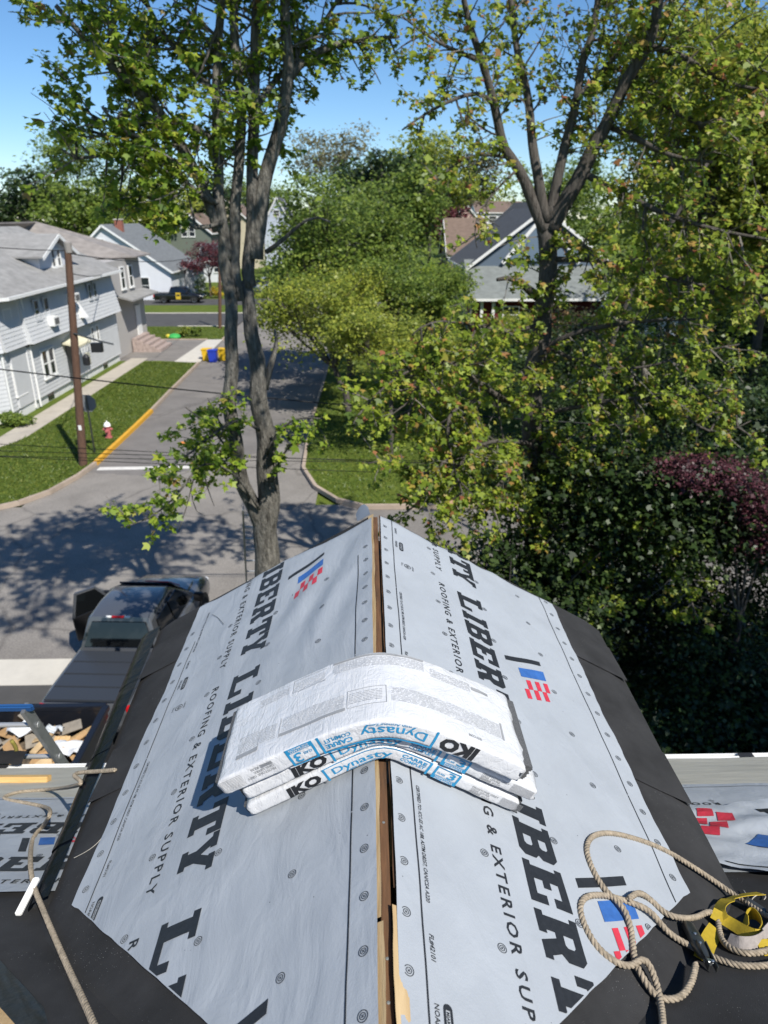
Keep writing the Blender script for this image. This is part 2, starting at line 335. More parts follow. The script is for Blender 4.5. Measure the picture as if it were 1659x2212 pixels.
def roll_prints(u0, u1, phase, W=1.22, small=True, mark_phase=0.0):
    """everything printed on one roll between u0 and u1, as (name, ink material, outline, joined)"""
    out = []
    def one(nm, mt, add, joined=False):
        k = Ink(); add(k); out.append((nm, mt, k, joined))
    slog, fine, caps = Ink(), Ink(), Ink()
    k0 = math.floor((u0 - phase) / PER) - 1; k1 = math.ceil((u1 - phase) / PER) + 1
    sh = lambda v: -.42 * (v - .74)
    for k in range(k0, k1):
        o = phase + k * PER
        if o > u1 or o + PER < u0: continue
        for ch, du in WORD: one('printed_letter', M_INK, lambda q: q.add(_g[ch], o + du, .475, .142, .142))
        slog.text('ROOFING & EXTERIOR SUPPLY', o + .005, .362, .034, 1.07, bold=.018, spacing=1.35)
        one('printed_bar', M_INK, lambda q: q.poly([(o + .415 + sh(.675), .675), (o + .45 + sh(.675), .675), (o + .45 + sh(.895), .895), (o + .415 + sh(.895), .895)]))
        one('printed_blue_field', M_BLUE, lambda q: q.poly([(o + .497, .74), (o + .567, .74), (o + .567 + sh(.895), .895), (o + .497 + sh(.895), .895)]))
        for row in range(2):
            for c in range(3):
                va = .735 + .16 * (2 * c + (1 - row)) / 6; vb = va + .16 / 6; a = .588 + .07 * row
                one('printed_red_block', M_RED, lambda q: q.poly([(o + a + sh(va), va), (o + a + .07 + sh(va), va), (o + a + .07 + sh(vb), vb), (o + a + sh(vb), vb)]))
        if small:
            q = o + .33
            fine.text('CERTIFIED TO: ICC-ES AC 188, ASTM D8257, CAN/CSA A220', q, .112, .0115, .405, bold=.012, shear=.2)
            fine.text('FL#42101', q + .49, .113, .0125, .07, bold=.012, shear=.2)
            fine.text('NOA#23-', q + .655, .112, .0125, .075, bold=.012)
            # the approval badge: a black pill with its lettering left open
            n = 10; pc = [(q + .66 + .012 * math.cos(math.pi / 2 + math.pi * i / n), .147 + .012 * math.sin(math.pi / 2 + math.pi * i / n)) for i in range(n + 1)]
            pc += [(q + .735 + .012 * math.cos(-math.pi / 2 + math.pi * i / n), .147 + .012 * math.sin(-math.pi / 2 + math.pi * i / n)) for i in range(n + 1)]
            ins = [(q + .662, .141), (q + .733, .141), (q + .733, .153), (q + .662, .153)]
            fine.add(poly2d([pc, ins])); fine.text('MIAMI-DADE', q + .665, .143, .0075, .066, bold=.02)
            fine.ring(q + .90, .175, .02, .003, 16); fine.ring(q + .90, .175, .011, .0025, 12)
            fine.text('c', q + .882, .147, .006, .012); fine.text('ULus', q + .893, .171, .008, .016, bold=.02)
            fine.text('LISTED', q + .878, .202, .008, .045, bold=.01); fine.text('82XJ', q + .885, .14, .006, .03, bold=.01)
    n0 = math.floor((u0 - mark_phase) / .147); n1 = math.ceil((u1 - mark_phase) / .147)
    for k in range(n0, n1 + 1):
        u = mark_phase + k * .147
        cap_mark(caps, u, .05); cap_mark(caps, u + .05, W - .062)
        if k % 2 == 0:
            for v, du in ((.333, 0), (.632, .12), (.925, .03)): cap_mark(caps, u + du, v)
    for a, c in [(u0, u0 + .9), (u0 + .905, u0 + 1.7), (u0 + 1.704, u1)]:
        caps.rect(a, .094, min(c, u1), .0985); caps.rect(a, W - .108, min(c, u1), W - .1035)
    out += [('printed_slogan', M_INK, slog, True), ('printed_marks', M_INK, caps, True)]
    if small: out.append(('fine_print', M_INK, fine, True))
    return out
def lay_prints(prints, parent, fn, cu_, cv_, cl):
    for nm, mt, ik, joined in prints:
        us_ = [x for x, y in ik.v]; vs2 = [y for x, y in ik.v]
        if not us_: continue
        cu2 = [c for c in cu_ if min(us_) < c < max(us_)] if nm != 'fine_print' else []
        cv2 = [c for c in cv_ if min(vs2) < c < max(vs2)] if nm != 'fine_print' else []
        o = ik.lay(nm, mt, parent, fn, cu2, cv2, cl)
        if not len(o.data.polygons): bpy.data.objects.remove(o); continue
        if joined: o['kind'] = 'stuff'
def wob(a, b_, sc=6.0): return noise.noise(Vector((a * sc, b_ * sc, 3.3)))
def sheet_disp(side, s_, y):
    d = .0065 * noise.noise(Vector((s_ * 2.3 + side * 5, y * 1.7, 0))) + .0042 * noise.noise(Vector((s_ * 6 - y * 3.0, y * 4.2 + s_ * 4, side * 3.0)))
    ss = abs(s_)
    d += .007 * math.exp(-((y - 3.1) / .5) ** 2) * math.sin(26 * ss + 9 * y) * math.exp(-((ss - .3) / .25) ** 2) * (1 if side < 0 else 0)
    return d + .006
def slope_pt(side, s_, y, lift=0.0):
    h = sheet_disp(side, s_, y) + lift
    return (side * (s_ * CA + h * SN), y, RZ - s_ * SN + h * CA)
def membrane_edge(side, y):
    t = max(0.0, min(1.0, (y - 1.77) / 1.96))
    return (1.53 + .07 * t) if side > 0 else (1.375 + .155 * t)
# sheathing and dark membrane of the gable
deck = MB()
for sd in (-1, 1):
    xe = 1.16 if sd < 0 else 1.30
    deck.slab([(sd * .03, -.6, RZ - .028 - .03 * M), (sd * xe, -.6, RZ - .028 - xe * M), (sd * xe, 3.70, RZ - .028 - xe * M), (sd * .03, 3.70, RZ - .028 - .03 * M)], (0, 0, -.02))
deck.build('roof_sheathing', M_PLY, house)
for sd in (-1, 1):
    mb = MB()
    def fm(a, t, sd=sd):
        s0, y = .045, -.3 + 4.05 * t
        e = membrane_edge(sd, y); s_ = s0 + (e - s0) * a
        h = -.006 + .002 * noise.noise(Vector((s_ * 5, y * 5, sd))) - (.02 * max(0, a - .93) / .07)
        return (sd * (s_ * CA + h * SN), y, RZ - s_ * SN + h * CA)
    mb.grid(fm, 24, 60); mb.build('membrane', M_MEMB, house, smooth=2)
# lapped joints across the membrane
for sd in (-1, 1):
    for ya in (2.28, 3.18):
        mb = MB(); mb.grid(lambda a, t: (sd * ((.5 + (membrane_edge(sd, ya) - .5 - .02) * a) * CA + .0012 * SN * 2), ya + .004 * wob(a, ya, 9) + (.32 - .32 * 0) * t, RZ - (.5 + (membrane_edge(sd, ya) - .52) * a) * SN - .0015), 14, 2); mb.build('membrane_lap', M_MEMB, house, smooth=2)
# the printed underlayment on each slope
def cut_y(s_): return .69 + s_ * CA
for sd in (-1, 1):
    mb = MB(); nu, nv = 64, 150
    def fu(a, t, sd=sd):
        s_ = .025 + (1.205 - .025) * a
        y0 = cut_y(s_) - .004 - .008 * abs(wob(s_, sd, 9)); y1 = 3.735 + .022 * wob(s_, 5 + sd, 4)
        y = y0 + (y1 - y0) * t
        if a > .97: s_ += (.022 * wob(y, sd, 2.2) + .006 * wob(y, sd, 14)) * (1 if sd > 0 else .6)
        p = slope_pt(sd, s_, y)
        if t > .985: p = (p[0], p[1], p[2] - .012 * (t - .985) / .015 * (1 + wob(s_, 2, 7)))
        return p
    mb.grid(fu, nu, nv)
    us = mb.build('underlayment', M_UND, house, smooth=2)
    us['label'] = 'pale grey printed underlayment sheet on the ' + ('left' if sd < 0 else 'right') + ' slope'
    y0w = 2.685 if sd < 0 else 3.235
    prints = roll_prints(-.6, 2.7, 0.0, mark_phase=(y0w - 1.482) if sd < 0 else (y0w - 1.529))
    to_s = (lambda v: 1.22 - v) if sd < 0 else (lambda v: v)
    fn = lambda u, v, sd=sd, y0w=y0w, to_s=to_s: slope_pt(sd, to_s(v), y0w - u, .0016)
    # clip at the far rake, the ridge slot, the outer edge and the diagonal valley cut
    ylim = y0w - 3.722
    if sd < 0:   # Y > .69 + (1.22-v)*CA  ->  u - CA*v < y0w - .69 - 1.22*CA
        cl = [((ylim, 0, 0), (-1, 0, 0)), ((0, 1.178, 0), (0, 1, 0)), ((y0w - .69 - 1.22 * CA, 0, 0), (1, -CA, 0))]
    else:        # Y > .69 + v*CA
        cl = [((ylim, 0, 0), (-1, 0, 0)), ((0, .04, 0), (0, -1, 0)), ((0, 1.195, 0), (0, 1, 0)), ((y0w - .69, 0, 0), (1, CA, 0))]
    cu_ = [ylim + .05 * i for i in range(1, 60)]; cv_ = [.04 * i for i in range(1, 31)]
    lay_prints(prints, us, fn, cu_, cv_, cl)
# the loose flap standing up at the far end of the ridge
fl = MB()
def ff(a, t):
    s_ = .035 + .085 * a; y = 3.74 + .09 * t * (1 - .35 * (2 * a - 1) ** 2)
    p = Vector(slope_pt(-1, s_, 3.73)); return (p.x - .01 * t, y, p.z + .045 * t * (1 - .6 * (2 * a - 1) ** 2) + .004)
fl.grid(ff, 8, 6); fl.build('underlayment_flap', mat('underlayment_back_shaded', (.13, .155, .19), rough=.6, var=.1, scale=9), house, smooth=2)  # grey back side, with shade darkened into its colour
# ridge slot: brown board between torn plywood edges
rb = MB(); rb.box((-.015, -.5, 7.72), (.010, 3.74, 7.974)); o = rb.build('ridge_board', M_OLDW, house, bevel=.002); o['label'] = 'weathered brown board in the open ridge slot'
for (sd, ya, yb, s0, s1, hz) in ((-1, -.4, 1.20, .010, .05, .004), (-1, 1.215, 3.745, .015, .05, .000), (1, -.4, 1.245, .014, .05, .003), (1, 1.30, 3.74, .021, .05, -.004)):
    mb = MB(); n = 46
    def fp(a, t):
        y = ya + (yb - ya) * t; s_ = (s0 + .004 * wob(y, sd, 7) + .002 * wob(y, 3, 30)) * (1 - a) + s1 * a
        return (sd * s_ * CA, y, RZ - s_ * SN + hz - .001)
    mb.grid(fp, 2, n)
    top = list(mb.v); k = 3
    mb.add([(x, y, z) for x, y, z in top[0::3]] + [(x + .002 * sd, y, z - .019) for x, y, z in top[0::3]], [(i, i + 1, n + 2 + i, n + 1 + i) for i in range(n)])
    mb.build('plywood_edge', (M_PLY if sd < 0 else (M_PLY if yb < 2 else M_OLDW)), house, fix=False)
nh = MB()
for y in (1.02, 1.12, 1.52, 2.3): nh.lathe([(.004, 0), (.0042, .0015), (.002, .002)], (-.003, y, 7.974), 8)
nh.build('nail_heads', mat('galvanised', (.35, .37, .36), rough=.5, metal=.7), house)['kind'] = 'stuff'
# main roof plane, falling away from the camera to its own eave
def mainz(y): return MAIN_C - M * y
EY = 3.77
mr = MB()
for xa, xb in ((-6.5, -.0), (.0, 6.5)):
    mr.slab([(xa, -2.2, mainz(-2.2) - .02), (xb, -2.2, mainz(-2.2) - .02), (xb, EY if abs(xa + xb) > 7 else EY, mainz(EY) - .02), (xa, EY, mainz(EY) - .02)], (0, 0, -.03))
mr.slab([(-6.5, -2.2, mainz(-2.2) - .02), (6.5, -2.2, mainz(-2.2) - .02), (6.5, -8.4, mainz(EY) - .02), (-6.5, -8.4, mainz(EY) - .02)], (0, 0, -.03))
mr.build('roof_sheathing', M_PLY, house)
mm = MB()
mm.grid(lambda a, t: (-6.5 + 13 * a, -2.2 + (2.15 + 2.2) * t, mainz(-2.2 + 4.35 * t) - .004 + .002 * noise.noise(Vector((a * 30, t * 9, 0)))), 60, 20)
mm.build('membrane', M_MEMB, house, smooth=2)
def main_disp(x, y): return .006 * noise.noise(Vector((x * 1.6, y * 4.0, 2.2))) + .004 * noise.noise(Vector((x * 5, y * 9, 7.7)))
def main_pt(x, y, lift=0.0):
    h = .006 + main_disp(x, y) + lift; return (x, y + h * SN, mainz(y) + h * CA)
for sd in (-1, 1):
    xi, xo = 1.10 * sd, 6.5 * sd
    ts = MB(); ts.grid(lambda a, t: main_pt(xi + (xo - xi) * a, 2.9 + (EY - .01 - 2.9) * t, -.003), 50, 12); ts.build('eave_membrane', M_TAN, house, smooth=2)
    # nearer course (and on the left a second, lower course turned the other way)
    ca, cb = (2.42, 3.12) if sd < 0 else (2.02, 3.16)
    lo = MB(); lo.grid(lambda a, t: main_pt(xi + (xo - xi) * a, ca + (cb - ca) * t, .001 + .012 * max(0, .04 - abs(t)) * (1 if sd > 0 else 0)), 90, 30)
    ul = lo.build('underlayment', M_UND, house, smooth=2); ul['label'] = 'printed underlayment course along the ' + ('left' if sd < 0 else 'right') + ' eave'
    prints = roll_prints(0, 5.4, .15, small=False)
    lift = .0035
    if sd < 0:   # upside down: reads towards -x, letter tops towards the camera
        fn = lambda u, v: main_pt(-1.10 - u, 3.18 - v, lift); cl = [((0, .06, 0), (0, -1, 0)), ((0, .75, 0), (0, 1, 0)), ((0, 0, 0), (-1, 0, 0)), ((4.2, 0, 0), (1, 0, 0))]
    else:
        fn = lambda u, v: main_pt(5.6 - u, 3.20 - v, lift); cl = [((0, .06, 0), (0, -1, 0)), ((0, 1.0, 0), (0, 1, 0)), ((4.5, 0, 0), (1, 0, 0)), ((1.2, 0, 0), (-1, 0, 0))]
    cu_ = [.05 * i for i in range(1, 110)]; cv_ = [.05 * i for i in range(1, 24)]
    lay_prints(prints, ul, fn, cu_, cv_, cl)
    if sd < 0:
        up_ = MB(); up_.grid(lambda a, t: main_pt(-1.15 - 5.3 * a, 1.955 + (2.50 - 1.955) * t, .009), 80, 14)
        u2 = up_.build('underlayment', M_UND, house, smooth=2); u2['label'] = 'upper printed underlayment course left of the gable'
        prints = roll_prints(0, 5.2, .62, small=False)
        fn = lambda u, v: main_pt(-6.3 + u, 1.66 + v, .0115); cl = [((0, .3, 0), (0, -1, 0)), ((0, .83, 0), (0, 1, 0)), ((5.14, 0, 0), (1, 0, 0)), ((.2, 0, 0), (-1, 0, 0))]
        lay_prints(prints, u2, fn, cu_, cv_, cl)
# folded-over corner of underlayment right of the gable
fo = MB()
A0, B0, C0, D0 = (1.30, 2.60), (2.75, 3.02), (2.75, 1.35), (1.30, 2.06)
def fold_xy(a, t): return tuple((A0[i] * (1 - a) + B0[i] * a) * t + (D0[i] * (1 - a) + C0[i] * a) * (1 - t) for i in (0, 1))
def fold_z(x, y, a, t):
    h = .03 + .022 * noise.noise(Vector((x * 3.2, y * 5.0, 9.0))) + .012 * noise.noise(Vector((x * 9, y * 9, 1.0))) + .03 * (1 - t) * a
    return (x, y + h * SN, mainz(y) + h * CA)
fo.grid(lambda a, t: fold_z(*fold_xy(a, t), a, t), 50, 34)
fob = fo.build('underlayment_fold', M_UND2, house, smooth=2); fob['label'] = 'loosely folded corner of underlayment right of the gable'
def fold_fn(lift):
    def g(u, v):
        a, t = u, v; x, y = fold_xy(a, t); p = fold_z(x, y, a, t); return (p[0], p[1] + lift * SN, p[2] + lift * CA)
    return g
for ch, u_, v_ in (('B', .40, .62), ('R', .62, .64), ('Y', .80, .66)):
    ik = Ink(); ik.add(_g[ch], u_, v_, .16, .26); ik.lay('printed_letter', M_INK, fob, fold_fn(.003), [.03 * i for i in range(1, 33)], [.05 * i for i in range(1, 20)])
ik = Ink(); ik.rect(.06, .05, .98, .065); ik.lay('printed_line', M_INK, fob, fold_fn(.003), [.03 * i for i in range(1, 33)])
ik = Ink(); ik.poly([(.27, .20), (.33, .15), (.47, .36), (.42, .42)])
ik.lay('printed_bar', M_INK, fob, fold_fn(.003), [.03 * i for i in range(1, 33)], [.05 * i for i in range(1, 20)])
ik = Ink(); ik.poly([(.19, .40), (.28, .34), (.37, .52), (.29, .60)]); ik.lay('printed_blue_field', M_BLUE, fob, fold_fn(.003), [.03 * i for i in range(1, 33)], [.05 * i for i in range(1, 20)])
for i, (a, t) in enumerate(((.05, .62), (.11, .74), (.17, .86), (.10, .56), (.16, .67), (.22, .78))):
    ik = Ink(); ik.poly([(a, t), (a + .055, t - .02), (a + .085, t + .09), (a + .03, t + .11)])
    ik.lay('printed_red_block', M_RED, fob, fold_fn(.003), [.03 * i for i in range(1, 33)], [.05 * i for i in range(1, 20)])
# white drip edge and gutter lip along the main eave
for sd in (-1, 1):
    mb = MB(); xa, xb = 1.2 * sd, 6.5 * sd
    mb.box((min(xa, xb), EY - .008, mainz(EY) - .06), (max(xa, xb), EY + .010, mainz(EY) + .002)); mb.build('drip_edge', M_WHITE, house)
    gt = MB(); gt.box((min(xa, xb), EY + .040, mainz(EY) - .10), (max(xa, xb), EY + .052, mainz(EY) - .012)); gt.box((min(xa, xb), EY + .011, mainz(EY) - .11), (max(xa, xb), EY + .039, mainz(EY) - .10)); gt.build('gutter', M_WHITE, house)
    for k in range(9):
        x = sd * (1.9 + k * .62); hk = MB(); hk.box((x - .05, EY - .006, mainz(EY) + .0025), (x + .05, EY + .036, mainz(EY) + .006)); hk.build('gutter_strap', mat('dark_tape', (.02, .02, .022), rough=.5), house)
# glossy black flashing strips lapped along the left eave, white trim end below
YS = [1.86, 2.12, 2.40, 2.66, 2.95, 3.22, 3.48, 3.76]
for i in range(len(YS) - 1):
    ya, yb = YS[i] - .03, YS[i + 1]
    mb = MB()
    def fg(a, t):
        y = ya + (yb - ya) * t; e = membrane_edge(-1, y) - .02; w = .10 + .045 * (y - 1.86) / 1.9
        s_ = e + w * min(a, .7) / .7; dr = .035 * max(0, a - .45) ** 1.3 * 3 + .004 * wob(y * 2, i, 3)
        h = .002 + .004 * (1 - t) * .5
        return (-(s_ * CA + h * SN), y, RZ - s_ * SN + h * CA - dr)
    mb.grid(fg, 10, 8); mb.build('flashing_strip', M_GLOSSB, house, smooth=2)
wt = MB(); pa, pb = onroof(88, 1905), onroof(40, 1982); wt.beam(pa + Vector((-.01, 0, .02)), pb + Vector((0, 0, .012)), .024, .016); o = wt.build('trim_end', M_WHITE, house, bevel=.004)
# bare wood and torn black flashing in the lower left corner
cw = MB(); pts = [onroof(-60, 2150), onroof(2, 2182), onroof(40, 2225), onroof(-60, 2330)]; cw.slab([p + Vector((0, 0, .012)) for p in pts], (0, 0, -.01)); cw.build('bare_sheathing', M_PINE, house)
cb_ = MB(); q0, q1, q2, q3 = onroof(-60, 2010), onroof(95, 2180), onroof(140, 2330), onroof(-60, 2130)
cb_.grid(lambda a, t: tuple((q0 * (1 - a) + q1 * a) * (1 - t) + (q3 * (1 - a) + q2 * a) * t + Vector((0, 0, .006 + .006 * wob(a * 2, t, 4)))), 14, 10); cb_.build('torn_flashing', mat('dull_black_flashing', (.012, .014, .014), rough=.38, bump=.5, bscale=30, bdist=.006), house, smooth=2)
# walls below
hw = MB(); hw.box((-6.1, -7.9, 0), (6.1, 3.35, 6.2)); hw.build('wall', mat('house_siding', (.55, .55, .52), rough=.7, var=.05), house)
gwall = MB(); gwall.slab([(-1.28, 3.352, 6.0), (1.28, 3.352, 6.0), (1.28, 3.352, 7.2), (0, 3.352, 7.92), (-1.28, 3.352, 7.2)], (0, .2, 0)); gwall.build('gable_wall', MATS['house_siding'], house)
# ------------------------------------------------------------------ shingle bundles bent over the ridge
M_WRAP = mat('white_plastic_wrap', (0.61, 0.62, 0.635), rough=0.2, var=0.03, scale=6, spec=0.5)
N, L, b = nodes(M_WRAP)
tc = N.new('ShaderNodeTexCoord'); mp = N.new('ShaderNodeMapping'); mp.inputs['Scale'].default_value = (1.0, .16, .4); mp.inputs['Rotation'].default_value = (.2, .1, .12)
L.new(tc.outputs['Object'], mp.inputs[0])
w1 = N.new('ShaderNodeTexNoise'); w1.inputs['Scale'].default_value = 55; w1.inputs['Detail'].default_value = 5; w1.inputs['Distortion'].default_value = 1.2; L.new(mp.outputs[0], w1.inputs['Vector'])
w2 = N.new('ShaderNodeTexNoise'); w2.inputs['Scale'].default_value = 14; w2.inputs['Detail'].default_value = 6; w2.inputs['Distortion'].default_value = 1.5; L.new(tc.outputs['Object'], w2.inputs['Vector'])
def crease(src):
    a_ = N.new('ShaderNodeMath'); a_.operation = 'SUBTRACT'; a_.inputs[1].default_value = .5; L.new(src, a_.inputs[0]); c_ = N.new('ShaderNodeMath'); c_.operation = 'ABSOLUTE'; L.new(a_.outputs[0], c_.inputs[0]); d_ = N.new('ShaderNodeMath'); d_.operation = 'POWER'; d_.inputs[1].default_value = .6; L.new(c_.outputs[0], d_.inputs[0]); return d_.outputs[0]
b1 = N.new('ShaderNodeBump'); b1.inputs['Strength'].default_value = .45; b1.inputs['Distance'].default_value = .004; L.new(crease(w1.outputs['Fac']), b1.inputs['Height'])
b2 = N.new('ShaderNodeBump'); b2.inputs['Strength'].default_value = .42; b2.inputs['Distance'].default_value = .008; L.new(crease(w2.outputs['Fac']), b2.inputs['Height']); L.new(b1.outputs[0], b2.inputs['Normal']); L.new(b2.outputs[0], b.inputs['Normal'])
M_SHING = mat('asphalt_granules', (.022, .023, .025), rough=.95, col2=(.16, .165, .17), scale=380, bump=.6, bscale=400, bdist=.003)
M_CYAN = mat('cyan_ink', (.02, .24, .46), rough=.4, var=.1, scale=30)
M_INKW = mat('wrap_black_ink', (.015, .016, .018), rough=.4); M_INKG = mat('wrap_fine_ink', (.30, .305, .31), rough=.4)
def bundle(name, label, a0, a1, yf, depth, base, T, r, slope, flip, wr, shL, shR, tear):
    """a slab bent over the ridge. a: along the bend (arc length), d: away from the camera, h: thickness"""
    N_ = 400; xs = [-.62 + 1.24 * i / N_ for i in range(N_ + 1)]
    zf = lambda x: base - slope * (math.sqrt(x * x + r * r) - r)
    arc = [0.0]
    for i in range(N_): arc.append(arc[-1] + math.hypot(xs[i + 1] - xs[i], zf(xs[i + 1]) - zf(xs[i])))
    mid = arc[N_ // 2]; arc = [q - mid for q in arc]
    def base_pt(a):
        x = float(np.interp(a, arc, xs)); g = -slope * x / math.sqrt(x * x + r * r); n = Vector((-g, 0, 1)).normalized(); return Vector((x, 0, zf(x))), n
    root = thing(name, label, 'shingle bundle', (0, yf + depth / 2, base), 'stacked shingle bundles')
    def P(a, d, h, out=None, lift=0.0):
        c, n = base_pt(a); p = c + n * h + Vector((0, yf + d, 0))
        if out:
            o = n * out[1] + Vector((0, out[0], 0))
            q = wr * (noise.noise(Vector((a * 9, d * 7 + h * 5, T * 50))) * .6 + noise.noise(Vector((a * 26 + d * 20, d * 24, h * 30 + T * 9))) * .4)
            p += o * (q + lift)
        return p
    loop = []; rad = .011
    for cy, cz, s0 in ((depth - rad, T - rad, 0), (rad, T - rad, 90), (rad, rad, 180), (depth - rad, rad, 270)):
        for k in range(5):
            an = R(s0 + 90 * k / 4); loop.append((cy + rad * math.cos(an), cz + rad * math.sin(an), math.cos(an), math.sin(an)))
    full = []
    for i in range(len(loop)):
        p, q = loop[i], loop[(i + 1) % len(loop)]; full.append(p); m = 9 if abs(p[0] - q[0]) > .1 else (2 if abs(p[1] - q[1]) > .02 else 0)
        for k in range(1, m + 1): t = k / (m + 1); full.append(tuple(p[j] * (1 - t) + q[j] * t for j in range(4)))
    rings = []; na = 84
    for i in range(na + 1):
        t = i / na; a = a0 + (a1 - a0) * t; e = min(a - a0, a1 - a) ; pin = 1 - .35 * max(0, 1 - e / .022) ** 2
        rag = 0.0
        ring = []
        for d, h, oy, oh in full:
            aa = a
            if i == 0: aa = a - tear[0] * noise.noise(Vector((d * 22, h * 40, 1.3)))
            if i == na: aa = a + tear[1] * noise.noise(Vector((d * 22, h * 40, 7.3)))
            ring.append(P(aa, d, T / 2 + (h - T / 2) * pin, (oy, oh)))
        rings.append(ring)
    mb = MB(); mb.loft(rings); wrap = mb.build('wrapper', M_WRAP, root, smooth=2)
    # granulated shingles showing at the torn ends
    for sgn, ext in ((-1, shL), (1, shR)):
        if ext <= 0: continue
        n = 9
        for k in range(n):
            h0 = .006 + (T - .012) * k / n; h1 = h0 + (T - .012) / n * .8
            ae = (a0 if sgn < 0 else a1); ai = ae - sgn * .05; j = ext * (.6 + .4 * abs(noise.noise(Vector((k * 3.1, sgn, 2)))))
            sb = MB(); dd = (.012 if sgn < 0 else .02, depth - .015)
            q = [P(ai, dd[0], h0), P(ae + sgn * j, dd[0], h0), P(ae + sgn * j, dd[1], h0), P(ai, dd[1], h0)]; t_ = [P(ai, dd[0], h1), P(ae + sgn * j, dd[0], h1), P(ae + sgn * j, dd[1], h1), P(ai, dd[1], h1)]
            sb.loft([q, t_]); sb.build('shingle', M_SHING, root)
    # printing: front face in (a, h), top face in (a, d)
    sx = -1 if flip else 1
    am = (a0 + a1) / 2
    ffn = lambda u, v: P(am + sx * (u), 0, (T * (1 - v) if flip else T * v), (-1, 0), .0016)
    tfn = lambda u, v: P(am + sx * (u), v, T, (0, 1), .0016)
    cu_ = [-.5 + .02 * i for i in range(51)]; cvf = [.25, .5, .75]; cvt = [.03 * i for i in range(1, 12)]
    def front(ik, nm, mt, joined=True):
        o = ik.lay(nm, mt, wrap, ffn, cu_, cvf)
        if joined: o['kind'] = 'stuff'
    k = Ink(); k.text('IKO', -.33, .17, .62, .125, bold=.06, shear=.1); front(k, 'printed_brand', M_INKW)
    k = Ink()
    def frame(u0, u1, v0, v1, w, wv):
        k.rect(u0, v1 - wv, u1, v1); k.rect(u0, v0 + .0, u0 + w, v1 - wv); k.rect(u1 - w, v0, u1, v1 - wv)
    frame(-.19, .145, .02, .985, .008, .07); k.text('Dynasty', -.165, .30, .44, .185, bold=.012); k.text('with ArmourZone', -.11, .12, .12, .11, bold=.01)
    k.text('CARRE', .045, .56, .22, .085, bold=.03); k.text('COMPLET', .045, .28, .2, .085, bold=.02)
    frame(.16, .25, .02, .985, .008, .07); k.rect(.168, .02, .242, .30); k.text('3', .205, .38, .46, .03, bold=.02); k.text('CLASS', .172, .45, .12, .028, bold=.02)
    front(k, 'printed_product_name', M_CYAN)
    k = Ink(); k.text('RESISTANT', .172, .18, .09, .066, bold=.02); k.text('AUX IMPACTS', .172, .06, .09, .066, bold=.02); 
    o = k.lay('printed_rating', M_WRAP, wrap, lambda u, v: P(am + sx * u, 0, (T * (1 - v) if flip else T * v), (-1, 0), .0026), cu_, cvf); o['kind'] = 'stuff'
    k = Ink(); k.text('FROSTONE GREY', .30, .55, .13, .10, bold=.015); k.text('GRIS GIVRE', .30, .37, .13, .07, bold=.015); k.text('8235', .345, .18, .12, .03, bold=.015)
    for i in range(16): k.rect(.30 + i * .0026, .14, .3012 + i * .0026 + (.0007 if i % 3 else 0), .33)
    for i in range(9): k.rect(.41, .2 + i * .07, .49, .222 + i * .07)
    front(k, 'fine_print', M_INKG)
    if flip:
        k = Ink(); k.text('IKO.COM', -.335, .035, .011, .045, bold=.02)
        # upside-down text blocks: fine lines
        def block(u0, u1, v0, v1, n, dens=.8):
            h = (v1 - v0) / n
            for i in range(n):
                u = u0; 
                while u < u1 - .004:
                    w = random.uniform(.006, .03); k.rect(u, v0 + i * h, min(u + w, u1), v0 + i * h + h * .2); u += w + random.uniform(.0015, .004)
        block(-.42, -.06, .095, .165, 13); block(.06, .27, .10, .165, 11); block(.29, .43, .085, .16, 10); block(-.04, .045, .105, .16, 7)
        k.rect(.055, .08, .275, .094); k.rect(-.43, .09, -.423, .17); k.rect(.35, .06, .43, .078); k.rect(.277, .075, .279, .168); k.rect(-.05, .085, .05, .0866); k.rect(-.05, .168, .05, .1696); k.rect(-.05, .0866, -.0485, .168); k.rect(.0485, .0866, .05, .168)
        k.rect(.35, .078, .351, .115); k.rect(.35, .115, .43, .116)
        D2 = depth
        block(-.16, .10, D2 - .075, D2 - .025, 9); block(.13, .24, D2 - .08, D2 - .03, 7); block(-.33, -.18, D2 - .085, D2 - .04, 7); block(.26, .38, D2 - .075, D2 - .035, 6)
        k.rect(-.16, D2 - .022, .10, D2 - .012); k.rect(.125, D2 - .085, .245, D2 - .0835); k.rect(.125, D2 - .02, .245, D2 - .0185); k.rect(.245, D2 - .085, .2465, D2 - .0185); k.rect(-.40, D2 - .07, -.335, D2 - .055)
        o = k.lay('fine_print', M_INKG, wrap, tfn, cu_, cvt); o['kind'] = 'stuff'
    return root
bundle('shingle_bundle', 'bottom white-wrapped shingle bundle resting on the ridge, lowest of the stack', -.475, .48, 1.735, .345, 8.008, .051, .035, M * 1.04, False, .0045, .012, .016, (.01, .01))
bundle('shingle_bundle', 'middle white-wrapped shingle bundle, its right end sticking out under the top one', -.475, .535, 1.732, .36, 8.063, .051, .06, M * 1.0, False, .0045, .014, .0, (.012, .02))
bundle('shingle_bundle', 'topmost white-wrapped shingle bundle lying upside down with dark torn right end', -.535, .455, 1.700, .36, 8.118, .068, .10, M * .97, True, .0075, .006, .035, (.012, .03))

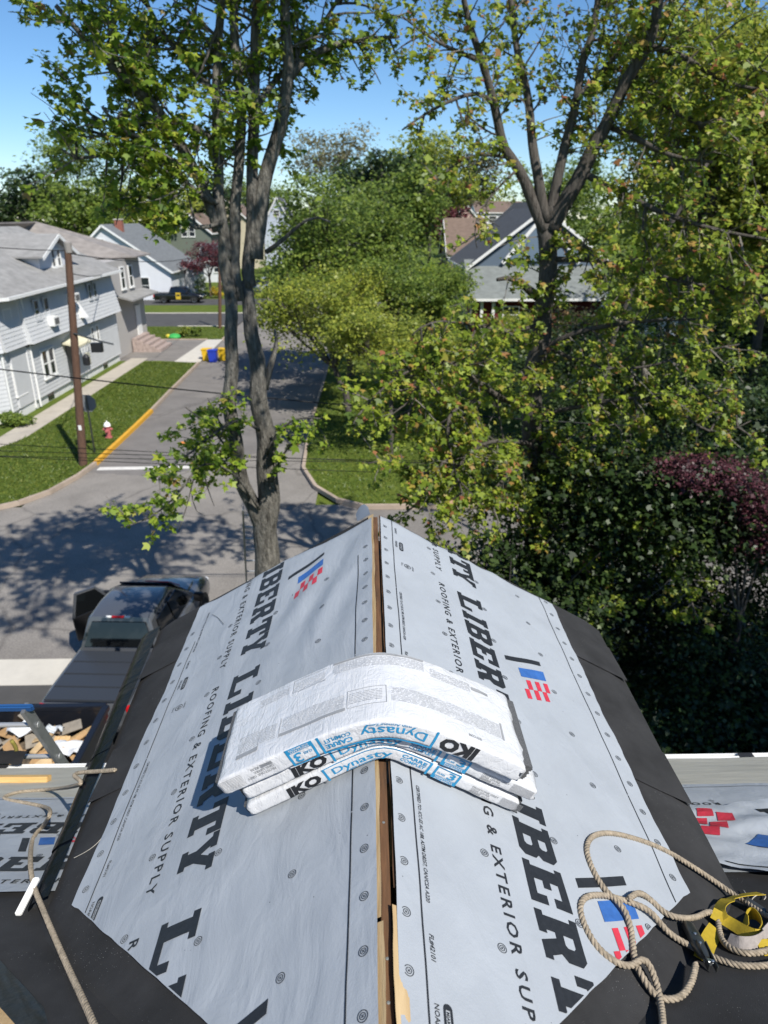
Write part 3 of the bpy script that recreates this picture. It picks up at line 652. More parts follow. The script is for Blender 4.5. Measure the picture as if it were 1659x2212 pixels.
# ------------------------------------------------------------------ ropes
M_ROPE = mat('twisted_rope', (.30, .25, .185), rough=.95, var=.4, scale=60, bump=.7, bscale=500, bdist=.002)
def smooth_path(pts, step=.005, it=3):
    P = [Vector(p) for p in pts]
    for _ in range(it):
        Q = [P[0]]
        for i in range(len(P) - 1): Q += [P[i] * .75 + P[i + 1] * .25, P[i] * .25 + P[i + 1] * .75]
        P = Q + [P[-1]]
    out = [P[0]]; acc = 0
    for i in range(1, len(P)):
        d = (P[i] - P[i - 1]); l = d.length; pos = step - acc
        while pos <= l and l > 0: out.append(P[i - 1] + d * (pos / l)); pos += step
        acc = (acc + l) % step
    return out
def rope_geo(mb, path, r=.0094, pitch=.042, n=6):
    k = len(path); t = (path[1] - path[0]).normalized(); a = t.cross(Vector((0, 0, 1))).normalized(); fr = []
    for i in range(k):
        t2 = (path[min(i + 1, k - 1)] - path[max(i - 1, 0)]).normalized(); a = (a - t2 * a.dot(t2)).normalized(); fr.append((path[i], a.copy(), t2.cross(a)))
    ln = 0
    angs = []
    for i in range(k):
        if i: ln += (path[i] - path[i - 1]).length
        angs.append(ln / pitch * 2 * math.pi)
    for s_ in range(3):
        q = [p + (a * math.cos(an + s_ * 2.0944) + b_ * math.sin(an + s_ * 2.0944)) * r * .52 for (p, a, b_), an in zip(fr, angs)]
        mb.tube(q, r * .56, n)
RO = .0125
def rope_obj(name, label, pts, lifts=None):
    P = []
    for i, (px, py) in enumerate(pts):
        p = onroof(px, py); P.append(p + Vector((0, 0, RO + (lifts[i] if lifts else 0))))
    path = smooth_path(P); mb = MB(); rope_geo(mb, path)
    o = mb.build(name, M_ROPE, smooth=2, loc=P[0], fix=False); return tag(o, label, 'rope')
rope_obj('rope', 'tan twisted rope running down the left valley from the eave', [(250, 1668), (215, 1671), (170, 1673), (158, 1680), (178, 1692), (172, 1702), (120, 1708), (50, 1712), (12, 1722), (8, 1730), (60, 1738), (105, 1748), (112, 1762), (95, 1788), (75, 1808), (68, 1830), (66, 1870), (72, 1915), (92, 1965), (115, 2020), (150, 2100), (185, 2175), (222, 2260)])
rp_pts = [(1760, 2040), (1659, 1988), (1580, 1935), (1500, 1880), (1430, 1838), (1365, 1815), (1310, 1803), (1275, 1812), (1264, 1840), (1276, 1880), (1305, 1930), (1345, 1975), (1362, 2010), (1366, 2050), (1370, 2090), (1392, 2130), (1420, 2165), (1468, 2165), (1492, 2135), (1500, 2095)]
rope_obj('rope', 'tan rope looping from the right edge round to the metal rope grab', rp_pts, [.0] * 11 + [.02, .0, 0, .004, .004, 0, 0, .01, .015])
rp2 = [(1430, 2320), (1432, 2230), (1425, 2160), (1405, 2110), (1385, 2090), (1360, 2098), (1325, 2085), (1285, 2050), (1258, 2000), (1250, 1960), (1268, 1940), (1310, 1940), (1350, 1952), (1400, 1980), (1440, 2020), (1480, 2045), (1540, 2075), (1600, 2095), (1680, 2090), (1780, 2060)]
rope_obj('rope', 'tan rope loop coming up from the bottom edge over the torn underlayment', rp2, [0, 0, 0, .02, .03, .004, 0, 0, 0, 0, 0, 0, .0, .02, .0, .0, .0, .0, 0, 0])
rp3 = [(1355, 1958), (1375, 1942), (1400, 1945), (1430, 1975), (1455, 1998), (1500, 1990), (1530, 1978), (1548, 1990), (1552, 2020), (1565, 2050), (1610, 2068), (1659, 2060), (1740, 2030)]
rope_obj('rope', 'shorter tan rope strand bending round under the yellow webbing', rp3, [.02, .02, .0, .0, .02, .0, .012, .012, .0, .0, .0, .0, 0])

# ------------------------------------------------------------------ webbing strap, rope grab, offcuts
M_YEL = mat('yellow_webbing', (.42, .30, .02), rough=.7, var=.12, scale=40, bump=.6, bscale=220, bdist=.002)
M_GRYW = mat('grey_webbing', (.30, .27, .25), rough=.8, var=.15, scale=60, bump=.5, bscale=260, bdist=.002)
M_STEEL = mat('zinc_steel', (.10, .105, .10), rough=.38, metal=.75, var=.2, scale=40)
strap = thing('harness_strap', 'yellow and grey webbing strap tangled at the right edge among the ropes', 'strap', onroof(1600, 2000))
def ribbon(name, pts, width, material, parent, twist=None, thick=.0022):
    P = [onroof(px, py) + Vector((0, 0, h)) for px, py, h in pts]; C_ = smooth_path(P, .008, 3); n = len(C_); mb = MB(); top = []
    for i, p in enumerate(C_):
        t = (C_[min(i + 1, n - 1)] - C_[max(i - 1, 0)]).normalized(); up_ = Vector((0, M, 1)).normalized() if abs(p.x) > 1.2 else Vector((.3, .3, 1)).normalized()
        sd = t.cross(up_).normalized(); an = np.interp(i / (n - 1), *twist) if twist else 0
        sd = Matrix.Rotation(R(an), 3, t) @ sd; nn = sd.cross(t)
        top.append([p - sd * width / 2 + nn * thick / 2, p + sd * width / 2 + nn * thick / 2, p + sd * width / 2 - nn * thick / 2, p - sd * width / 2 - nn * thick / 2])
    mb.loft(top); return mb.build(name, material, parent, smooth=1)
ribbon('webbing', [(1640, 1945, .035), (1600, 1950, .04), (1560, 1965, .045), (1545, 1985, .04), (1560, 2005, .03)], .046, M_YEL, strap, ([0, .5, 1], [10, 20, 60]))
ribbon('webbing', [(1535, 1985, .03), (1570, 2005, .03), (1610, 2030, .03), (1640, 2040, .03), (1648, 2022, .04), (1625, 1992, .05), (1604, 1996, .04), (1608, 2020, .025)], .040, M_YEL, strap, ([0, .3, .6, 1], [35, 60, 80, 80]))
ribbon('webbing', [(1570, 2040, .02), (1600, 2055, .025), (1640, 2050, .025), (1665, 2020, .045), (1720, 1990, .05)], .046, M_GRYW, strap, ([0, .5, 1], [55, 75, 100]))
ribbon('webbing', [(1640, 2055, .012), (1680, 2050, .02), (1740, 2060, .02)], .046, M_YEL, strap, ([0, 1], [20, 60]))
tb = ribbon('webbing_tab', [(1545, 2015, .02), (1530, 2035, .012), (1520, 2062, .008), (1516, 2078, .006)], .05, M_YEL, strap, ([0, 1], [-10, 0]))
bk = MB(); c = onroof(1615, 1960); bk.box((c.x - .002, c.y - .05, c.z + .02), (c.x + .028, c.y + .02, c.z + .032), .7); bk.build('buckle', M_STEEL, strap, bevel=.003)
grab = thing('rope_grab', 'grey metal rope grab lying on the dark membrane', 'rope grab', onroof(1500, 2070))
g0 = onroof(1482, 2005) + Vector((0, 0, .018)); g1 = onroof(1538, 2105) + Vector((0, 0, .018)); ax = (g1 - g0); ln = ax.length; axn = ax.normalized(); sdv = axn.cross(Vector((.2, .3, 1)).normalized()).normalized(); upn = sdv.cross(axn)
mb = MB(); rings = []
for t, w, h in ((0, .016, .012), (.05, .021, .017), (.45, .024, .018), (.7, .021, .014), (.78, .012, .010)):
    rings.append([g0 + ax * t + sdv * w * math.cos(q) * (1.0) + upn * h * max(-.55, math.sin(q)) for q in [2 * math.pi * i / 14 for i in range(14)]])
mb.loft(rings); mb.build('body', M_STEEL, grab, smooth=1)
for sg in (-1, 1):
    mb = MB(); mb.beam(g0 + ax * .5 + sdv * sg * .014 + upn * .012, g0 + ax * 1.0 + sdv * sg * .012 + upn * .004, .004, .02, up=upn); mb.build('side_plate', M_STEEL, grab, bevel=.001)
mb = MB(); mb.beam(g0 + ax * .86 - sdv * .016 + upn * .004, g0 + ax * .86 + sdv * .016 + upn * .004, .018, .014, up=upn); mb.build('cam', mat('bright_steel', (.45, .46, .46), rough=.25, metal=.9), grab, bevel=.003)
for t in (.35, .55, .9):
    mb = MB(); p = g0 + ax * t + upn * (.018 if t < .8 else .014) + sdv * (.006 if t < .8 else -.004); mb.lathe([(.0045, -.002), (.0045, .002), (.002, .003)], p, 10); mb.build('rivet', MATS['bright_steel'], grab)
lb = MB(); p, q = onroof(-140, 1690), onroof(108, 1688); lb.beam(p + Vector((0, 0, .022)), q + Vector((0, 0, .022)), .06, .036, up=(0, M, 1)); o = lb.build('lumber_offcut', wood_mat('yellow_pine', (.50, .30, .10), (.70, .47, .20), (1.2, 12, 12)), bevel=.003); tag(o, 'short pine board lying on the tan strip at the left eave', 'board')
mb = MB(); P = [onroof(x, y) + Vector((0, 0, .004)) for x, y in ((1606, 1925), (1622, 1950), (1626, 1940), (1645, 1930), (1655, 1938), (1650, 1945))]; mb.tube(smooth_path(P, .006, 2), .0016, 5); o = mb.build('loose_string', mat('pale_string', (.45, .42, .36), rough=.9)); tag(o, 'thin pale string curled on the membrane right of the rope', 'string')
mb = MB(); P = [onroof(x, y) + Vector((0, 0, .003)) for x, y in ((243, 1760), (233, 1790), (222, 1810), (205, 1828), (185, 1842), (157, 1856))]; mb.tube(smooth_path(P, .008, 2), .0011, 4); o = mb.build('loose_string', MATS['pale_string']); tag(o, 'thin frayed string on the membrane left of the left sheet', 'string')
mb = MB(); P = [onroof(x, y) + Vector((0, 0, .010)) for x, y in ((458, 1330), (470, 1336), (478, 1345), (484, 1352))]; mb.tube(smooth_path(P, .008, 2), .0012, 4); o = mb.build('loose_thread', M_INKW); tag(o, 'dark loose thread lying at the far left corner of the underlayment', 'thread')
# ------------------------------------------------------------------ ground, street, kerbs
def grass_mat(name, c1, c2):
    m = mat(name, c1, rough=.95, col2=c2, scale=.55, detail=8, bump=.5, bscale=25, bdist=.02, spec=.15)
    N, L, b = nodes(m); old = b.inputs['Base Color'].links[0].from_socket
    tc = N.new('ShaderNodeTexCoord'); n = N.new('ShaderNodeTexNoise'); n.inputs['Scale'].default_value = 16; n.inputs['Detail'].default_value = 6; L.new(tc.outputs['Object'], n.inputs['Vector'])
    rp = N.new('ShaderNodeValToRGB'); rp.color_ramp.elements[0].position = .3; rp.color_ramp.elements[0].color = (.45, .5, .4, 1); rp.color_ramp.elements[1].position = .72; rp.color_ramp.elements[1].color = (1.35, 1.3, 1.1, 1)
    L.new(n.outputs['Fac'], rp.inputs[0]); mx = N.new('ShaderNodeMix'); mx.data_type = 'RGBA'; mx.blend_type = 'MULTIPLY'; mx.inputs['Factor'].default_value = 1
    L.new(old, mx.inputs['A']); L.new(rp.outputs[0], mx.inputs['B']); L.new(mx.outputs['Result'], b.inputs['Base Color']); return m
M_GRASS = grass_mat('lawn_grass', (.08, .12, .02), (.13, .165, .034))
M_ASPH = mat('aged_asphalt', (.215, .20, .185), rough=.92, var=.16, scale=.7, detail=10, bump=.6, bscale=60, bdist=.01, spec=.25)
def weather(m, dark=.72, sc=.16):
    N, L, b = nodes(m); old = b.inputs['Base Color'].links[0].from_socket; tc = N.new('ShaderNodeTexCoord')
    wn_ = N.new('ShaderNodeTexNoise'); wn_.inputs['Scale'].default_value = 1.2; wn_.inputs['Detail'].default_value = 5; L.new(tc.outputs['Object'], wn_.inputs['Vector'])
    add = N.new('ShaderNodeMixRGB'); add.blend_type = 'ADD'; add.inputs[0].default_value = .55; L.new(tc.outputs['Object'], add.inputs[1]); L.new(wn_.outputs['Color'], add.inputs[2])
    v = N.new('ShaderNodeTexVoronoi'); v.feature = 'DISTANCE_TO_EDGE'; v.inputs['Scale'].default_value = sc; L.new(add.outputs[0], v.inputs['Vector'])
    rp = N.new('ShaderNodeValToRGB'); rp.color_ramp.elements[0].position = .0; rp.color_ramp.elements[0].color = (dark, dark, dark, 1); rp.color_ramp.elements[1].position = .012; rp.color_ramp.elements[1].color = (1, 1, 1, 1); L.new(v.outputs['Distance'], rp.inputs[0])
    v2 = N.new('ShaderNodeTexVoronoi'); v2.inputs['Scale'].default_value = .09; L.new(add.outputs[0], v2.inputs['Vector']); sp = N.new('ShaderNodeSeparateColor'); L.new(v2.outputs['Color'], sp.inputs[0])
    r2 = N.new('ShaderNodeValToRGB'); r2.color_ramp.elements[0].position = .1; r2.color_ramp.elements[0].color = (.82, .82, .83, 1); r2.color_ramp.elements[1].position = .9; r2.color_ramp.elements[1].color = (1.08, 1.07, 1.04, 1); L.new(sp.outputs[0], r2.inputs[0])
    sk = N.new('ShaderNodeTexNoise'); sk.inputs['Scale'].default_value = 24; sk.inputs['Detail'].default_value = 4; L.new(tc.outputs['Object'], sk.inputs['Vector']); r3 = N.new('ShaderNodeValToRGB'); r3.color_ramp.elements[0].position = .3; r3.color_ramp.elements[0].color = (.75, .75, .75, 1); r3.color_ramp.elements[1].position = .7; r3.color_ramp.elements[1].color = (1.2, 1.2, 1.2, 1); L.new(sk.outputs['Fac'], r3.inputs[0])
    cur = old
    for q in (rp, r2, r3):
        mx = N.new('ShaderNodeMixRGB'); mx.blend_type = 'MULTIPLY'; mx.inputs[0].default_value = 1; L.new(cur, mx.inputs[1]); L.new(q.outputs[0], mx.inputs[2]); cur = mx.outputs[0]
    L.new(cur, b.inputs['Base Color'])
weather(M_ASPH)
M_ASPH2 = mat('dark_asphalt', (.07, .068, .066), rough=.9, var=.2, scale=.8, detail=9, bump=.5, bscale=60, bdist=.01)
M_CONC = mat('kerb_concrete', (.36, .29, .23), rough=.9, var=.2, scale=1.2, detail=8, bump=.4, bscale=30)
M_PALE = mat('pale_concrete', (.52, .49, .43), rough=.9, var=.1, scale=1.4, detail=8, bump=.3, bscale=30)
M_SOIL = mat('woodland_soil', (.035, .032, .02), rough=1, col2=(.06, .07, .025), scale=1.1)
g = MB(); g.quad((-700, -200, -.20), (700, -200, -.20), (700, 1200, -.20), (-700, 1200, -.20)); tag(g.build('ground', M_GRASS), kind='structure')
g = MB(); g.quad((-120, 14.0, -.12), (120, 14.0, -.12), (120, 24.0, -.12), (-120, 24.0, -.12)); g.quad((-12.6, 24.0, -.12), (-2.0, 24.0, -.12), (-2.0, 320, -.12), (-12.6, 320, -.12)); tag(g.build('road', M_ASPH), kind='structure')
def lawn(name, poly, top=0.0, m=None):
    mb = MB(); mb.slab([(x, y, top - .18) for x, y in poly], (0, 0, .18)); return tag(mb.build(name, m or M_GRASS), kind='structure')
KL = [(-13.6, 23.5), (-12.75, 24.2), (-12.1, 25.3), (-11.7, 27.0), (-11.55, 28.6), (-11.6, 34.8), (-11.85, 42), (-12.1, 50.8)]
lawn('lawn', [(-120, 23.4)] + KL + [(-15.0, 51.6), (-120, 51.6)])
lawn('lawn', [(-12.35, 61.2), (-12.5, 69.0), (-120, 69.0), (-120, 61.2)])
lawn('lawn', [(-12.6, 79), (-12.7, 86.5), (-120, 86.5), (-120, 79)])
lawn('lawn', [(-12.7, 93.5), (-12.7, 320), (-160, 320), (-160, 93.5)])
KR = [(-.3, 23.6), (-1.2, 24.2), (-2.1, 25.6), (-2.75, 27.8), (-2.95, 34), (-2.85, 44), (-2.8, 84)]
lawn('lawn', [(120, 23.5)] + KR + [(120, 84)]); lawn('lawn', [(-2.8, 91), (-2.8, 320), (160, 320), (160, 91)])
lawn('lawn', [(-120, -40), (-9.4, -40), (-9.4, 13.2), (-120, 13.2)]); lawn('lawn', [(-3.2, -40), (120, -40), (120, 13.2), (-3.2, 13.2)])
def sheet(name, poly, z, m): mb = MB(); mb.slab([(x, y, z - .06) for x, y in poly], (0, 0, .06)); return tag(mb.build(name, m), kind='structure')
sheet('driveway', [(-25, 51.6), (-12.3, 51.6), (-12.3, 61.2), (-25, 61.2)], -.02, M_ASPH); sheet('driveway', [(-32, 69), (-12.5, 69), (-12.5, 79), (-32, 79)], -.02, M_ASPH2)
sheet('driveway', [(-33, 86.5), (-12.6, 86.5), (-12.6, 93.5), (-33, 93.5)], -.02, M_ASPH2); sheet('driveway', [(-2.9, 84), (30, 84), (30, 91), (-2.9, 91)], -.02, M_ASPH)
sheet('driveway', [(-9.4, -10), (-3.2, -10), (-3.2, 13.2), (-9.4, 13.2)], -.01, M_ASPH2)
sheet('driveway_apron', [(-13.9, 51.2), (-12.05, 50.8), (-12.3, 61.4), (-13.6, 61.4)], .0, M_PALE)
sheet('pavement', [(-120, 13.2), (120, 13.2), (120, 14.2), (-120, 14.2)], .0, M_PALE)
mb = MB(); mb.grid(lambda a, t: ((-21.5 + .8 * a if t < .05 else -17.35 + 1.25 * a - (3.2 * max(0, .2 - t) / .2) ** 2 * .45), 27.5 + (52.6 - 27.5) * t + a * 0, .012), 3, 30); tag(mb.build('path', mat('path_concrete', (.40, .36, .30), rough=.9, var=.14, scale=1.2, detail=8)), kind='structure')
def kerb(pts, name, m, w=.15, h=.16):
    for i in range(len(pts) - 1):
        mb = MB(); a, c = Vector((*pts[i], -.05 + .02)), Vector((*pts[i + 1], -.05 + .02)); d = (c - a).normalized() * .02; mb.beam(a - d, c + d, w, h + .02); tag(mb.build(name, m, bevel=.01), kind='structure')
kerb([(-60, 23.45), (-36, 23.45), (-20, 23.45), (-13.7, 23.45)] , 'kerb', M_CONC); kerb(KL[:5], 'kerb', M_CONC)
kerb([(-11.56, 28.65), (-11.57, 31.5), (-11.6, 34.6), (-11.66, 37.4)], 'painted_kerb', mat('yellow_kerb_paint', (.62, .33, .03), rough=.7, var=.12, scale=4), .18, .18)
kerb([(-11.68, 37.5), (-11.85, 42), (-12.08, 50.8)], 'kerb', M_CONC); kerb([(-12.33, 61.3), (-12.48, 69)], 'kerb', M_CONC); kerb([(-12.6, 79), (-12.7, 86.5)], 'kerb', M_CONC); kerb([(-12.7, 93.5), (-12.7, 150)], 'kerb', M_CONC)
kerb([(-18, 69.02), (-12.5, 69.02)], 'kerb', M_PALE); kerb([(-30, 79.0), (-12.6, 79.0)], 'kerb', M_PALE); kerb([(-22, 61.2), (-13.6, 61.2)], 'kerb', M_CONC)
kerb([(60, 23.5), (20, 23.5), (-.2, 23.55)] , 'kerb', M_CONC); kerb(KR, 'kerb', M_CONC); kerb([(-2.8, 91), (-2.8, 150)], 'kerb', M_CONC); kerb([(-40, 14.27), (-9.5, 14.27)], 'kerb', M_CONC); kerb([(-3, 14.27), (40, 14.27)], 'kerb', M_CONC)
M_LINE = mat('road_paint', (.62, .60, .56), rough=.8, var=.15, scale=5)
mb = MB(); mb.quad((-11.3, 28.0, -.113), (-7.3, 28.15, -.113), (-7.3, 28.5, -.113), (-11.3, 28.4, -.113)); tag(mb.build('stop_line', M_LINE), kind='structure')
mb = MB(); mb.quad((-8.8, 31.7, -.113), (-8.5, 31.72, -.113), (-8.47, 32.05, -.113), (-8.78, 32.0, -.113)); tag(mb.build('road_mark', mat('orange_mark', (.65, .22, .04), rough=.8, var=.2, scale=9)), kind='structure')

# ------------------------------------------------------------------ houses
M_GLASS = mat('window_glass', (.018, .022, .028), rough=.08, spec=.7)
M_TRIM = mat('white_trim', (.72, .72, .70), rough=.6, var=.05, scale=3)
def roof_mat(name, c, v=.22): return mat(name, c, rough=.95, var=v, scale=1.6, detail=9, bump=.5, bscale=9, stretch=(1, 1, 3), bdist=.03)
def siding(name, c): return mat(name, c, rough=.7, var=.04, scale=2)
def window(par, c, w, h, nx, sashes=2, frame=.09, m=None, sill=True):
    """c: centre on the wall, nx: outward unit vector (x, y)"""
    n = Vector((nx[0], nx[1], 0)); t = Vector((-n.y, n.x, 0)); c = Vector(c)
    f = MB(); u = Vector((0, 0, 1))
    for sg in (-1, 1): f.beam(c + t * sg * (w / 2) - u * (h / 2 + frame / 2) + n * .03, c + t * sg * (w / 2) + u * (h / 2 + frame / 2) + n * .03, .08, frame, up=t)
    for sg in (-1, 1): f.beam(c + u * sg * h / 2 - t * (w / 2 - frame / 2) + n * .03, c + u * sg * h / 2 + t * (w / 2 - frame / 2) + n * .03, .08, frame)
    if sashes == 2: f.beam(c - t * (w / 2 - frame / 2) + n * .02, c + t * (w / 2 - frame / 2) + n * .02, .06, .06)
    fr = f.build('window', m or M_TRIM, par)
    g_ = MB(); g_.beam(c - t * (w / 2 - .02) + n * .012, c + t * (w / 2 - .02) + n * .012, .012, h - .02); g_.build('pane', M_GLASS, fr)
    if sill: s_ = MB(); s_.beam(c - u * (h / 2 + frame * .5 + .031) - t * (w / 2 + .1) + n * .05, c - u * (h / 2 + frame * .5 + .031) + t * (w / 2 + .1) + n * .05, .14, .06); s_.build('sill', m or M_TRIM, fr)
    return fr
def gable_house(name, label, x0, x1, y0, y1, ze, zr, axis, wm, rm, over=.4, wins=(), chimney=None, rakes=True, ridge=None, cat='house'):
    root = thing(name, label, cat, ((x0 + x1) / 2, (y0 + y1) / 2, 0)); w = MB()
    if axis == 'y':
        xm = ridge if ridge is not None else (x0 + x1) / 2
        w.slab([(x0, y0, -.15), (x1, y0, -.15), (x1, y0, ze), (xm, y0, zr - .12), (x0, y0, ze)], (0, y1 - y0, 0)); prof = [(x0, ze), (xm, zr), (x1, ze)]
        pt = lambda u, z, k: (u, (y0 - over) if k == 0 else (y1 + over), z)
    else:
        ym = ridge if ridge is not None else (y0 + y1) / 2
        w.slab([(x0, y0, -.15), (x0, y1, -.15), (x0, y1, ze), (x0, ym, zr - .12), (x0, y0, ze)], (x1 - x0, 0, 0)); prof = [(y0, ze), (ym, zr), (y1, ze)]
        pt = lambda u, z, k: ((x0 - over) if k == 0 else (x1 + over), u, z)
    w.build('wall', wm, root); rf = MB()
    for (ua, za), (ub, zb) in ((prof[0], prof[1]), (prof[2], prof[1])):
        sl_ = (zb - za) / (ub - ua); uo = ua - math.copysign(over, ub - ua); zo = za + sl_ * (uo - ua)
        rf.slab([pt(uo, zo, 0), pt(ub, zb, 0), pt(ub, zb, 1), pt(uo, zo, 1)], (0, 0, .12))
    r_ = rf.build('roof', rm, root)
    if rakes:
        for k in (0, 1):
            for (ua, za) in (prof[0], prof[2]):
                ub, zb = prof[1]; sl_ = (zb - za) / (ub - ua); uo = ua - math.copysign(over, ub - ua); zo = za + sl_ * (uo - ua)
                mb = MB(); mb.beam(Vector(pt(uo, zo - .03, k)), Vector(pt(ub, zb - .03, k)), .06, .24); mb.build('rake_board', M_TRIM, root)
        for (ua, za) in (prof[0], prof[2]):
            ub, zb = prof[1]; sl_ = (zb - za) / (ub - ua); uo = ua - math.copysign(over + .04, ub - ua); zo = za + sl_ * (uo - ua)
            mb = MB(); mb.beam(Vector(pt(uo, zo + .03, 0)), Vector(pt(uo, zo + .03, 1)), .08, .18); mb.build('fascia', M_TRIM, root)
    for c, ww, hh, nx in wins: window(root, c, ww, hh, nx)
    if chimney:
        cx, cy, zt, zb = chimney; mb = MB(); mb.box((cx - .45, cy - .35, zb), (cx + .45, cy + .35, zt)); ch = mb.build('chimney', mat('chimney_brick', (.26, .10, .07), rough=.9, var=.25, scale=9), r_)
        mb = MB(); mb.box((cx - .52, cy - .42, zt), (cx + .52, cy + .42, zt + .12)); mb.build('chimney_cap', M_PALE, r_)
    return root
# --- the grey-sided corner house
XW = -17.8
ch = thing('corner_house', 'two-storey house with grey clapboard siding and a dormer behind the utility pole', 'house', (-22.5, 43, 0))
M_SID = siding('grey_clapboard', (.54, .55, .56)); M_R1 = roof_mat('weathered_grey_shingles', (.25, .245, .235)); M_R1b = roof_mat('brownish_shingles', (.225, .205, .19)); M_FND = mat('white_foundation', (.66, .66, .65), rough=.85, var=.08, scale=2, bump=.4, bscale=20)
w = MB(); w.box((-27.5, 36.0, .5), (XW - .03, 51.9, 6.2)); wall = w.build('wall', M_SID, ch)
w = MB(); w.box((-27.4, 36.1, -.15), (XW - .1, 51.8, .5)); w.build('foundation', M_FND, ch)
def boards(par, p0, p1, z0, z1, n, out, step=.2, skirt=0.0):
    """lapped boards between two wall ends"""
    p0, p1 = Vector((*p0, 0)), Vector((*p1, 0)); out = Vector((*out, 0)); k = int(round((z1 - z0) / step)); h = (z1 - z0) / k
    for i in range(k):
        za, zb = z0 + i * h, z0 + (i + 1) * h
        oa = .03 + skirt * (1 - i / k) ** 1.4; ob = .004 + skirt * (1 - (i + 1) / k) ** 1.4
        mb = MB(); ring = lambda p: [p + out * -.02 + Vector((0, 0, za)), p + out * oa + Vector((0, 0, za)), p + out * (ob + .004) + Vector((0, 0, zb + .004)), p + out * -.02 + Vector((0, 0, zb))]
        mb.loft([ring(p0), ring(p1)]); mb.build('clapboard', n, par)
boards(wall, (XW, 37.7), (XW, 51.9), .5, 3.3, M_SID, (1, 0), .2)
boards(wall, (XW, 37.7), (XW, 51.9), 3.45, 6.1, M_SID, (1, 0), .2, .42)
w = MB(); w.box((XW - .05, 37.7, 3.3), (XW + .10, 51.92, 3.45)); w.build('belt_soffit', mat('dark_soffit', (.10, .105, .11), rough=.8), ch)
boards(wall, (XW, 51.93), (-27.5, 51.93), .5, 6.1, M_SID, (0, 1), .4)
# two-storey front bay (nearer end)
bay = [(-27.5, 34.2), (-18.8, 34.2), (-18.05, 35.2), (XW - .02, 37.7)]
w = MB(); w.slab([(x, y, .45) for x, y in [(-27.5, 37.7)] + [(-27.5, 34.2), (-18.8, 34.2), (-17.95, 35.3), (-17.95, 37.7)]], (0, 0, 5.6)); bw = w.build('bay', M_SID, ch)
w = MB(); w.slab([(x, y, -.15) for x, y in [(-27.5, 37.6), (-27.5, 34.3), (-18.85, 34.3), (-18.05, 35.35), (-18.05, 37.6)]], (0, 0, .6)); w.build('foundation', M_FND, ch)
for a, c, o in (((-27.5, 34.2), (-18.8, 34.2), (0, -1)), ((-18.8, 34.2), (-17.95, 35.3), (.79, -.61)), ((-17.95, 35.3), (-17.95, 37.7), (1, 0))):
    boards(bw, a, c, .45, 3.3, M_SID, o, .2); boards(bw, a, c, 3.45, 6.05, M_SID, o, .2, .3)
for x, y in ((-18.75, 34.12), (-17.88, 35.22), (-17.85, 37.72), (-17.72, 38.0)):
    mb = MB(); mb.tube([(x, y, .1), (x, y, 6.0)], .055, 8); mb.build('downspout', M_TRIM, ch)
window(ch, (-17.93, 36.5, 1.9), 1.0, 1.5, (1, 0)); window(ch, (-17.9, 36.5, 4.75), .8, 1.2, (1, 0)); window(ch, (-20.6, 34.17, 2.0), 1.3, 1.7, (0, -1)); window(ch, (-20.6, 33.95, 4.8), 1.1, 1.3, (0, -1))
for y, zc, ww, hh in ((39.55, 2.1, .7, 1.45), (40.4, 2.1, .7, 1.45), (47.0, 2.55, .45, .95), (47.85, 2.55, .45, .95)): window(ch, (XW + .02, y, zc), ww, hh, (1, 0))
for y, zc, ww, hh in ((39.3, 5.0, .55, 1.0), (40.55, 4.85, .6, 1.3), (47.2, 5.2, .5, .9), (48.1, 5.2, .5, .9)): window(ch, (XW + .16, y, zc), ww, hh, (1, 0), m=mat('grey_trim', (.42, .44, .46), rough=.6))
# door with canopy, window air conditioners, basement windows, vents
mb = MB(); mb.box((XW + .01, 42.5, .5), (XW + .07, 43.5, 2.6)); dr = mb.build('door', mat('dark_door', (.05, .055, .06), rough=.4), ch); mb = MB(); mb.lathe([(.03, 0), (.03, .05)], (XW + .07, 42.62, 1.5), 8, 'x'); mb.build('handle', M_STEEL, dr)
mb = MB(); mb.slab([(XW + .02, 42.0, 2.75), (XW + 1.0, 42.0, 2.55), (XW + 1.0, 44.0, 2.55), (XW + .02, 44.0, 3.05)], (0, 0, .1)); mb.build('door_canopy', mat('cream_awning', (.62, .58, .42), rough=.6), ch)
for k in range(5): mb = MB(); mb.box((XW + .93, 42.05 + .45 * k, 2.15), (XW + .97, 42.1 + .45 * k, 2.56)); mb.build('awning_bracket', M_TRIM, ch)
def ac(y, z):
    mb = MB(); mb.box((XW + .06, y - .38, z - .25), (XW + .62, y + .38, z + .25)); a_ = mb.build('air_conditioner', M_TRIM, ch, bevel=.02); mb = MB(); mb.box((XW + .622, y - .28, z - .16), (XW + .63, y + .28, z + .16)); mb.build('grille', mat('grille_grey', (.12, .12, .12), rough=.6), a_)
ac(40.6, 4.25); ac(44.0, 5.15)
mb = MB(); mb.slab([(XW + .1, 44.6, 3.9), (XW + .7, 44.6, 3.9), (XW + .1, 44.6, 4.9)], (0, .5, 0)); mb.build('vent_hood', M_TRIM, ch)
for y in (39.8, 48.8): mb = MB(); mb.box((XW - .12, y - .4, .05), (XW - .08, y + .4, .4)); mb.build('basement_window', M_GLASS, ch)
mb = MB(); mb.box((XW + .05, 45.2, 1.0), (XW + .25, 45.5, 1.7)); mb.build('meter_box', mat('meter_beige', (.45, .44, .36), rough=.6), ch)
